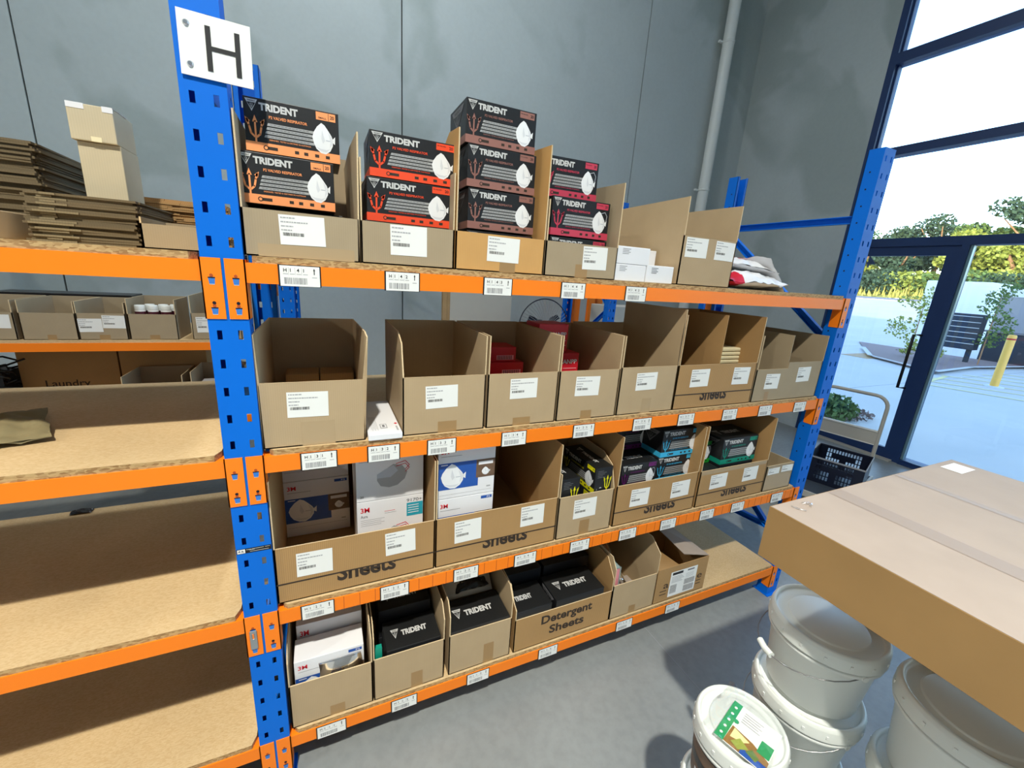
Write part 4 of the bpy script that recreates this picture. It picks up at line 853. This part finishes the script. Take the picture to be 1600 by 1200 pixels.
t = thing('spray_bottle', (1.80, .42, Z1), 'teal plastic bottle standing behind the parcel box', 'bottle'); m = MB(); m.lathe([(0, 0), (.035, 0), (.035, .20), (.014, .24), (.014, .26), (0, .26)], 'ink_teal', 20); m.build('body', t); m = MB(); m.lathe([(.016, .255), (.016, .285), (0, .287)], 'white_card', 16); m.build('cap', t)
# ================================================================== left bay and the rear rack
def flat_stack(cx, y0, z0, n, w, d, label, group, seed, mt='carton_olive', jit=.008, t0=.0062, rz=0):
    rr = random.Random(seed); proto = []
    for k in range(3):
        m = MB(); hw = w/2; x = -hw; th = t0
        m.box(-hw, hw, 0, d, 0, th*.97, mt); m.box(-hw*.9+.01*k, -hw*.1-.02*k, -.004, d*.9, th*.05, th*.9, 'carton_khaki' if mt == 'carton_olive' else mt); m.box(hw*.55, hw+.004, .02, d+.004, th*.1, th*.9, mt)
        o = m.build('flattened_carton', bevel=.0); proto.append(o)
    used = [False]*3; z = z0
    for i in range(n):
        k = rr.randrange(3); o = proto[k] if not used[k] else proto[k].copy()
        if used[k]: COL.objects.link(o)
        used[k] = True; o.location = (cx+rr.uniform(-jit, jit), y0+rr.uniform(-jit, jit), z); o.rotation_euler = (0, 0, rz+rr.uniform(-.02, .02)); tag(o, label, 'flattened box', group); z += t0
    for k in range(3):
        if not used[k]: bpy.data.objects.remove(proto[k])
    return z
flat_stack(-.66, .42, Z4, 42, .40, .36, 'flattened carton in the tallest flat stack at the far left of the top shelf', 'tall stack of flattened cartons', 1, rz=.03)
ztop = flat_stack(-.335, .30, Z4, 20, .225, .40, 'flattened carton in the flat stack under the tall upright carton', 'middle stack of flattened cartons', 2)
flat_stack(-.175, .62, Z4, 27, .24, .20, 'flattened carton in the browner flat stack beside the H post', 'right stack of flattened cartons', 4, 'carton_brown')
t = thing('tall_carton', (-.298, .36, ztop+.001), 'tall narrow taped carton standing on the middle stack of flattened cartons', 'cardboard box')
m = MB(); m.box(-.046, .046, .012, .14, 0, .145, 'carton_pale'); m.build('lower_carton', t, bevel=.002)
m = MB(); m.box(-.052, .044, 0, .14, .146, .235, 'carton_pale'); m.build('upper_carton', t, bevel=.002)
m = MB(); m.box(-.051, -.015, -.001, .0, .222, .236, 'white_card'); m.box(.022, .045, -.001, .0, .222, .236, 'white_card'); m.box(-.051, -.015, 0, .10, .2352, .2360, 'white_card'); m.box(.022, .045, 0, .10, .2352, .2360, 'white_card'); m.box(-.01, .012, -.001, 0, .146, .158, 'cream'); m.build('packing_tape', t)
bin_box(-.215, -.045, Z4, 'small grey carton on the top shelf of the left bay beside the H post', hf=.068, H=.085, D=.22, y0=.30, mt='carton_grey', seed=41)
plain_box('small_brown_carton', -.80, -.475, .20, .20, Z4, 1.885, 'carton', 'low carton at the far left edge of the top shelf')
crumple('packing_cloth', (-.66, .28, Z3), .16, .14, .045, 'cloth_olive', 'crumpled olive cloth lying on the left bay second shelf', 'cloth', 31, .4, amp=.6)
crumple('plastic_scrap', (-.70, .815, Z2), .035, .018, .012, 'black_plastic', 'scrap of black plastic at the back edge of the left bay third shelf', 'plastic scrap', 17)
ZR, ZQ = 1.268, .751
RB = 'small cardboard bins on the rear rack'
bin_box(-1.640, -1.345, ZR, 'leftmost small cardboard bin on the rear rack, cut off by the photo edge', hf=.155, H=.225, y0=2.012, D=.36, labels=[(-1.47, -1.36, 1.335, 1.412)], seed=51, group=RB, mt='carton_grey')
bin_box(-1.322, -1.085, ZR, 'unlabelled small cardboard bin on the rear rack', hf=.155, H=.225, y0=2.012, D=.36, tape=(-1.22, -1.18, .03), seed=52, group=RB, mt='carton_grey')
bin_box(-1.080, -.856, ZR, 'small cardboard bin with two labels on the rear rack', hf=.158, H=.225, y0=2.012, D=.36, labels=[(-1.077, -.968, 1.315, 1.395), (-.966, -.860, 1.338, 1.415)], tape=(-.99, -.94, .03), seed=53, group=RB, mt='carton_grey')
bin_box(-.845, -.606, ZR, 'small cardboard bin holding white-capped bottles on the rear rack', hf=.158, H=.25, y0=2.012, D=.30, tape=(-.75, -.70, .03), seed=54, group=RB, mt='carton_grey')
bin_box(-.530, -.260, ZR, 'cardboard bin on the rear rack half hidden by the H post', hf=.17, H=.28, y0=2.012, D=.36, labels=[(-.505, -.40, 1.315, 1.415)], seed=55, group=RB, mt='carton_grey')
for i, (x, y) in enumerate(((-.80, .06), (-.735, .06), (-.67, .06), (-.77, .13), (-.70, .13), (-.64, .13))):
    t = thing('pill_bottle', (x, 2.02+y, ZR+.075), 'white-capped plum-labelled bottle in the rear rack bin', 'bottle', 'white capped bottles in the rear bin')
    m = MB(); m.lathe([(0, 0), (.027, 0), (.027, .10), (.022, .108), (0, .108)], 'bottle_white', 16); m.build('body', t)
    m = MB(); m.lathe([(.0275, .03), (.0275, .094)], 'bottle_plum', 16); m.build('wrap_label', t)
    m = MB(); m.lathe([(.026, .104), (.026, .130), (.024, .133), (0, .133)], 'pvc', 16); m.build('cap', t)
plain_box('small_brown_carton', -.84, -.61, 2.03, .2, ZR+.005, ZR+.073, 'carton', 'hidden carton raising the white-capped bottles in the rear bin')
plain_box('storage_tote', -1.62, -.94, 2.42, .2, ZR+.001, ZR+.235, 'black_plastic', 'black container behind the small bins on the rear rack')
LT = 'brown cartons printed Laundry on the rear rack'
for i, (a, b) in enumerate(((-1.535, -1.045), (-1.035, -.545))):
    t = plain_box('laundry_carton', a, b, 2.34, .40, ZQ+.001, ZQ+.40, 'carton_brown', ('left', 'right')[i]+' brown carton printed Laundry on the lower deck of the rear rack', 'cardboard box', LT)
    m = MB(); F = Frame((-.245, 0, 0), (1, 0, 0), (0, 0, 1)); m.text(F, 'Laundry', .11, .150, .045, 'ink_brown', .01, .22); m.build('printed_lettering', t)
bin_box(-.930, -.62, ZQ, 'grey open bin on the rear rack lower deck, in front of the Laundry carton', hf=.16, H=.28, y0=2.012, D=.30, mt='carton_grey', seed=56)
bin_box(-.575, -.29, ZQ, 'grey open bin holding white boxes on the lower deck of the rear rack', hf=.16, H=.30, y0=2.012, D=.30, mt='carton_grey', seed=57)
plain_box('small_white_box', -.55, -.31, 2.03, .2, ZQ+.006, ZQ+.20, 'white_card', 'white box inside the open bin on the lower deck of the rear rack')
m = MB(); rr = random.Random(5)
for k in range(60):
    c = Vector((-1.75+rr.uniform(-.16, .16), 2.3+rr.uniform(-.12, .12), ZQ+.04+rr.uniform(0, .28))); a = rr.uniform(0, 3); 
    m.tube([c+Vector((math.cos(a+q*.7)*.12, math.sin(a+q*.7)*.07, .03*math.sin(q*1.3+k))) for q in range(8)], .006, 'black_plastic', 5)
m.box(-1.95, -1.57, 2.25, 2.45, ZQ+.001, ZQ+.27, 'black_plastic')  # black box added behind the cables to make the gap there dark
tag(m.build('cable_coil'), 'tangle of black cable on the lower deck of the rear rack at far left', 'cable')
# behind the right bay
t = thing('leaning_board', (1.80, 3.0, 0), 'pale grey board with a wooden edge standing behind the second shelf', 'board'); m = MB(); m.box(-.34, .36, 0, .02, 0, 1.78, 'board_grey'); m.build('panel', t)
m = MB(); m.box(-.42, -.375, -.01, .04, 0, 1.78, 'pine'); m.box(-.372, -.342, -.005, .035, 0, 1.78, 'pine'); m.build('wooden_edge', t)
t = thing('pedestal_fan', (2.38, 2.62, 0), 'dark pedestal fan seen over the middle of the second shelf', 'fan')
m = MB(); R = .29; c = Vector((0, 0, 1.295))
m.tube([c+Vector((math.cos(q*math.pi/24)*R, 0, math.sin(q*math.pi/24)*R)) for q in range(48)], .006, 'crate_navy', 6, closed=True)
for k in range(48):
    a = k*math.pi/24; m.tube([c+Vector((math.cos(a)*.04, -.05, math.sin(a)*.04)), c+Vector((math.cos(a)*R*.7, -.045, math.sin(a)*R*.7)), c+Vector((math.cos(a)*R, 0, math.sin(a)*R))], .0024, 'fence_grey', 4, cap=False)
m.build('guard', t)
for k in range(3):
    m = MB(); a = .5+k*2.094; u = Vector((math.cos(a), 0, math.sin(a))); v = Vector((-math.sin(a), 0, math.cos(a)))
    m.prism([c+u*.03+v*.01, c+u*.12+v*.05, c+u*.20+v*.04, c+u*.21-v*.01, c+u*.12-v*.03, c+u*.03-v*.02], (0, .004, 0), 'crate_navy'); m.build('blade', t)
m = MB(); m.lathe([(0, 0), (.2, 0), (.2, .02), (.03, .04), (.018, .06), (.018, 1.25), (0, 1.25)], 'crate_navy', 20); m.tube([c+Vector((0, -.03, 0)), c+Vector((0, .15, 0))], .05, 'crate_navy', 14); m.tube([(0, .06, 1.2), (0, .08, 1.36)], .02, 'crate_navy', 8); m.build('stand', t)
for i, (x, mt_) in enumerate(((3.10, 'orange_paint'), (3.27, 'orange_paint'), (3.44, 'orange_paint'), (3.62, 'orange_paint'))):
    m = MB(); m.box(-.045, .045, 0, .05, 0, 2.1, mt_); tag(m.build('spare_beam', loc=(x, 3.3+(i % 2)*.08, 0)), 'spare orange beam standing on end between the two rear blue posts', 'rack beam', 'spare beams against the wall')
for i in range(4):
    m = MB(); m.box(-.04, .04, 0, .07, 0, 1.70, 'blue_paint'); o = tag(m.build('spare_upright', loc=(4.40+i*.13, 2.35+(i % 2)*.1, 0)), 'spare dark blue post standing behind the right end of the top shelf', 'rack upright', 'spare posts by the right wall')
t = thing('drainpipe', (5.44, 3.67, 0), 'white plastic drainpipe running up the back wall near the corner', 'pipe'); m = MB(); m.tube([(0, 0, 0), (0, 0, 8)], .075, 'pvc', 20); m.build('pipe', t)
for z in (3.17, 5.02, 6.8, 1.2):
    m = MB(); m.lathe([(.075, z), (.080, z+.002), (.080, z+.03), (.075, z+.032)], 'pvc', 20); m.box(-.14, -.07, .02, .05, z+.004, z+.028, 'pvc'); m.build('pipe_bracket', t)
plain_box('grey_carton', 2.98, 3.45, 2.3, .35, 0, 1.555, 'board_grey', 'tall grey carton standing behind the taller bin of the second shelf')

# ================================================================== platform trolley with crates
t = thing('platform_trolley', (4.517, .76, 0), 'grey platform trolley with a tubular handle by the door', 'trolley', None, .24)
m = MB(); pts = [(.30, -.26, .19)]
pts += [(.30, -.26, .86)]+[(.30, -.26+.10*(1-math.cos(a*math.pi/10)), .86+.10*math.sin(a*math.pi/10)) for a in range(1, 6)]
pts += [(.30, .16+.10*math.sin(a*math.pi/10), .86+.10*math.cos(a*math.pi/10)) for a in range(0, 6)]+[(.30, .26, .19)]
m.tube(pts, .016, 'trolley_grey', 12); m.build('handle', t)
m = MB(); m.box(.285, .315, -.25, .25, .50, .64, 'trolley_grey'); m.box(.28, .286, -.25, .25, .625, .64, 'pvc'); m.box(.28, .286, -.25, .25, .50, .512, 'pvc'); m.build('handle_panel', t, bevel=.003)
m = MB(); m.box(-.60, .33, -.29, .29, .15, .19, 'deck_dark'); m.build('deck', t, bevel=.01)
m = MB(); m.box(-.62, -.60, -.30, .30, .145, .195, 'trolley_grey'); m.box(-.62, .34, -.305, -.29, .145, .195, 'trolley_grey'); m.box(-.62, .34, .29, .305, .145, .195, 'trolley_grey'); m.build('bumper', t)
for x in (-.50, .24):
    for y in (-.22, .22):
        m = MB(); m.tube([(x, y-.018, .055), (x, y+.018, .055)], .055, 'crate_black', 16); m.box(x-.02, x+.02, y-.03, y+.03, .108, .15, 'zinc'); m.build('wheel', t)
def crate(x, y, z, w, d, h, mt, label, rz=0, rim='crate_black'):
    """open mesh crate; w along y, d along x"""
    t = thing('plastic_crate', (x, y, z), label, 'crate', None, rz); th = .004
    m = MB(); m.box(-d/2, d/2, -w/2, w/2, 0, th, mt)
    def wall(fn, L):
        # grid of bars with slots
        xs_ = []; n = int(L/.022)
        fn(0, L, 0, h*.16); fn(0, L, h*.93, h)
        rows = [(h*.16, h*.30), (h*.34, h*.50), (h*.54, h*.70), (h*.74, h*.88)]
        prev = h*.16
        for (a, b) in rows:
            if a > prev: fn(0, L, prev, a)
            for k in range(n):
                u0 = k*L/n; u1 = u0+L/n; c = (u0+u1)/2/L
                edge = .14 < c < .26 or .74 < c < .86
                mid = .30 < c < .70
                open_ = edge or (mid and b < h*.55 and abs(c-.5) > .05) or (mid and a > h*.7)
                if open_: fn(u0, u0+L/n*.35, a, b)
                else: fn(u0, u1, a, b)
            prev = b
        fn(0, L, prev, h*.93)
    wall(lambda a, b, c, e: m.box(-d/2, -d/2+th, -w/2+a, -w/2+b, c, e, mt), w)
    wall(lambda a, b, c, e: m.box(d/2-th, d/2, -w/2+a, -w/2+b, c, e, mt), w)
    m.box(-d/2, d/2, -w/2, -w/2+th, 0, h, mt); m.box(-d/2, d/2, w/2-th, w/2, 0, h, mt); m.build('basket', t)
    m = MB()
    for a in ((-d/2-.006, -d/2+th, -w/2-.006, w/2+.006), (d/2-th, d/2+.006, -w/2-.006, w/2+.006), (-d/2, d/2, -w/2-.006, -w/2+th), (-d/2, d/2, w/2-th, w/2+.006)): m.box(*a, h-.012, h, rim)
    m.build('rim', t)
crate(4.46, .63, .1905, .40, .46, .235, 'crate_navy', 'navy slotted crate standing on the platform trolley', .33, 'fence_grey')

# ================================================================== pails and the big flat carton
def pail(x, y, z, R, h, label, group=None, handle=None, lab=None):
    t = thing('plastic_pail', (x, y, z), label, 'pail', group); r0 = R*.80; r1 = R*.93
    m = MB(); m.lathe([(0, .003), (r0-.006, .003), (r0, .009), (r1-.002, h-.062), (r1-.001, h-.061), (r1+.007, h-.0605), (r1+.008, h-.0595), (r1+.008, h-.052), (r1+.007, h-.051), (r1, h-.0505), (r1+.002, h-.016)], 'pail_white', 56); m.build('body', t)
    m = MB(); m.lathe([(r1+.004, h-.044), (R+.0005, h-.044), (R+.002, h-.043), (R+.002, h-.041), (R+.0005, h-.012), (R+.0002, h-.010), (R-.003, h-.003), (R-.004, h-.0015), (R-.007, h), (R-.010, h-.0005), (R-.013, h-.008), (R-.014, h-.012), (R-.018, h-.0125), (R*.70, h-.0125), (R*.695, h-.0115), (R*.68, h-.008), (R*.67, h-.0075), (0, h-.0075)], 'pail_lid', 56)
    for k in range(16):
        a = k*math.pi/8+.1; m.box(-.003, .003, 0, .002, 0, .008, 'pail_white', Matrix.Translation((math.cos(a)*(R+.001), math.sin(a)*(R+.001), h-.030)) @ Matrix.Rotation(a-math.pi/2, 4, 'Z'))
    m.build('lid', t)
    if handle is not None:
        a = handle; u = Vector((math.cos(a), math.sin(a), 0)); v = Vector((-math.sin(a), math.cos(a), 0)); m = MB(); Rr = r1+.006; pts = []
        for k in range(17):
            q = math.pi*k/16; pts.append(v*math.cos(q)*Rr*1.0+u*math.sin(q)*(Rr+.028)+Vector((0, 0, h-.055-math.sin(q)**.8*.055)))
        m.tube(pts, .0016, 'wire', 6); o = m.build('wire_handle', t)
        g = MB(); g.tube([pts[7], pts[8], pts[9]], .009, 'pail_lid', 10); g.build('hand_grip', o)
        for s_ in (-1, 1): g = MB(); g.tube([v*s_*(Rr-.004)+Vector((0, 0, h-.055)), v*s_*(Rr+.006)+Vector((0, 0, h-.055))], .008, 'pail_white', 10); g.build('handle_boss', t)
    if lab:
        m = MB(); N = 14; a0, a1 = lab; rr_ = lambda zz: r0+(r1-r0)*(zz/(h-.06))+.0012
        for k in range(N):
            b0 = a0+(a1-a0)*k/N; b1 = a0+(a1-a0)*(k+1)/N
            for (z0, z1, mt_) in ((.03, h-.075, 'photo_brown'), (.06, .075, 'white_card') if 3 < k < 9 else (.05, .055, 'black_plastic'), (.09, .12, 'black_plastic')):
                e = .0004 if mt_ != 'photo_brown' else 0
                m.face([((rr_(z0)+e)*math.cos(b0), (rr_(z0)+e)*math.sin(b0), z0), ((rr_(z0)+e)*math.cos(b1), (rr_(z0)+e)*math.sin(b1), z0), ((rr_(z1)+e)*math.cos(b1), (rr_(z1)+e)*math.sin(b1), z1), ((rr_(z1)+e)*math.cos(b0), (rr_(z1)+e)*math.sin(b0), z1)], mt_)
        m.build('wrap_label', t)
    return t
PH = .2355
BIGR = .138
def stack_of(x, y, n, names, R, h, group, handles):
    for i in range(n): pail(x, y, i*h, R, h, names[i], group, handles[i])
stack_of(1.500, -.778, 4, ['bottom large white pail of the stack under the carton corner, out of view', 'third large white pail from the top under the carton corner', 'large white pail second from the top, under the carton corner', 'topmost large white pail directly under the near corner of the big carton'], BIGR, PH, 'large white pails under the big carton', [None, None, 2.9, 2.75])
stack_of(1.545, -1.068, 4, ['bottom large white pail of the nearer stack, out of view', 'third large white pail of the nearer stack at the bottom edge', 'large white pail second from the top of the nearer stack', 'topmost large white pail of the nearer stack at the lower right corner'], BIGR, PH, 'large white pails nearer the camera', [None, None, None, None])
stack_of(2.163, -1.62, 4, ['large white pail out of view under the right of the hidden packing carton']*4, BIGR, PH, 'large white pails under the packing carton, right', [None]*4)
stack_of(1.88, -1.62, 4, ['large white pail out of view under the left of the hidden packing carton']*4, BIGR, PH, 'large white pails under the far side', [None]*4)
for i in range(3): pail(1.206, -.783, i*.235, .112, .235, ['lowest small white pail', 'middle small white pail with a blank lid rim', 'topmost small white pail carrying the bagged leaflet'][i]+' of the small stack', 'small white pails', None, (2.2, 4.0) if i == 2 else None)
pail(1.125, -.905, 0, .112, .235, 'lower small white pail at the left of the bagged leaflet, bottom one', 'small white pails'); pail(1.125, -.905, .235, .112, .235, 'upper small white pail peeking out left of the bagged leaflet', 'small white pails')
t = thing('big_flat_carton', (1.90, -1.30, 1.128), 'very large flat brown carton lying on top of the white pails', 'cardboard box')
m = MB(); X0, X1, Y0, Y1, H = -.615, .385, -.70, .628, .146
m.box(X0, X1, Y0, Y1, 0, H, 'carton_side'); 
F = Frame((0, 0, H), (1, 0, 0), (0, 1, 0)); m.rect(F, X0+.002, Y0+.002, X1-.002, Y1-.002, 'carton_pink', .0008)  # top coloured pinker than the sides, with the window light's tint in it
m.build('carton_body', t, rz=0)
m = MB(); F = Frame((0, 0, H+.0012), (1, 0, 0), (0, 1, 0)); 
m.rect(F, X0+.245, Y0+.01, X0+.305, Y1-.004, 'tape_tan', .0002); m.build('packing_tape', t, rz=0); m = MB(); m.rect(F, X0+.60, Y0+.01, X0+.63, Y1-.004, 'tape_tan', .0002); m.build('packing_tape', t, rz=0)
m = MB(); m.rect(F, X1-.14, Y1-.075, X1-.04, Y1-.02, 'white_paper', .0006); m.build('shipping_label', t, rz=0)
m = MB(); m.tube([(X0+.055, Y1-.02, H+.002), (X0+.058, Y1-.035, H+.003), (X0+.07, Y1-.05, H+.002)], .0022, 'clear_plastic', 6)
m.build('tape_scrap', t, rz=0); m = MB(); m.tube([(X0+.10, Y1-.02, H+.003), (X0+.115, Y1-.03, H+.004), (X0+.105, Y1-.04, H+.003), (X0+.12, Y1-.033, H+.003)], .004, 'clear_plastic', 6); m.build('tape_scrap', t, rz=0)
m = MB(); F = Frame((X0, 0, 0), (0, -1, 0), (0, 0, 1))
m.stroke(F, [(.315, .145), (.308, .11), (.320, .085), (.304, .05), (.308, .002)], .0022, 'ink_brown', .001); m.stroke(F, [(.308, .11), (.24, .12)], .0010, 'tape_brown', .001); m.stroke(F, [(.304, .05), (.22, .07)], .0010, 'tape_brown', .001); m.build('crease', t, rz=0)
m = MB(); m.box(-.24, .24, -.2, .2, .0005, 1.1275-4*PH, 'carton_brown'); tag(m.build('packing_carton', loc=(2.02, -1.62, 4*PH), bevel=.003), 'plain carton under the big flat carton, lifting it above the pail lids', 'cardboard box')
# bagged leaflet
t = thing('bagged_leaflet', (1.206, -.783, .7045), 'green and white seed leaflet in a clear plastic bag on the small pail lid', 'leaflet')
C = Vector((1.206, -.783)); P4 = lambda x, y: (x-C.x, y-C.y)
U = Vector((-.126, -.037, 0)).normalized(); V = Vector((0.9, 0, 0))
F = Frame((1.238-C.x, -.740-C.y, .004), U, Vector((-.29, .957, 0))); 
F = Frame((1.2395-C.x, -.735-C.y, .004), (-.957, -.29, 0), (.29, -.957, 0))
m = MB(); L_, W_ = .135, .118
m.face([F.p(0, 0, .0008), F.p(L_, 0, .0008), F.p(L_, W_, .0008), F.p(0, W_, .0008)], 'white_paper')
l = .0012
m.rect(F, 0, 0, L_, .022, 'green_ink', l)
for k in range(5): m.poly(F, [(.02+k*.024+math.cos(q*.785)*.004, .011+math.sin(q*.785)*.004) for q in range(8)], 'white_card', l+.0004)
m.poly(F, [(.075, .024), (L_-.002, .022), (L_-.002, W_), (.10, W_), (.082, .075)], 'leaf_photo', l); m.poly(F, [(.078, .03), (.11, .03), (.10, .06), (.088, .07)], 'line_yellow', l+.0002); m.poly(F, [(.095, .05), (.12, .035), (.128, .055), (.108, .075)], 'foliage_light', l+.0003); m.poly(F, [(.10, .08), (.118, .07), (.125, .095), (.11, .10)], 'foliage', l+.0003); m.rect(F, .055, W_-.030, .095, W_-.002, 'green_ink', l+.0004); m.rect(F, .115, .06, L_-.002, W_, 'photo_blue', l+.0002)
m.poly(F, [(.058+math.cos(q*.785)*.007, .026+math.sin(q*.785)*.007) for q in range(8)], 'green_ink', l+.0004)
for k in range(5): m.rect(F, .014+k*.008, .034, .017+k*.008, .080-.006*(k % 2), 'ink_soft', l+.0003)
m.build('leaflet', t)
m = MB(); vs = []; N = 16
G = Frame((1.272-C.x, -.690-C.y, .010), (-.957, -.29, 0), (.29, -.957, 0))
for i in range(N+1):
    for j in range(N+1):
        u, v = i/N, j/N; n = noise.noise(Vector((u*5, v*5, 2)))*.010+noise.noise(Vector((u*13, v*13, 5)))*.004; vs.append(G.p(u*.185, v*.155+.004*math.sin(u*9), 0)+Vector((0, 0, abs(n)+.004*math.sin(u*math.pi)*math.sin(v*math.pi))))
fs = [(i*(N+1)+j, (i+1)*(N+1)+j, (i+1)*(N+1)+j+1, i*(N+1)+j+1) for i in range(N) for j in range(N)]
m.geo(vs, fs, 'clear_plastic', True); m.build('plastic_bag', t)
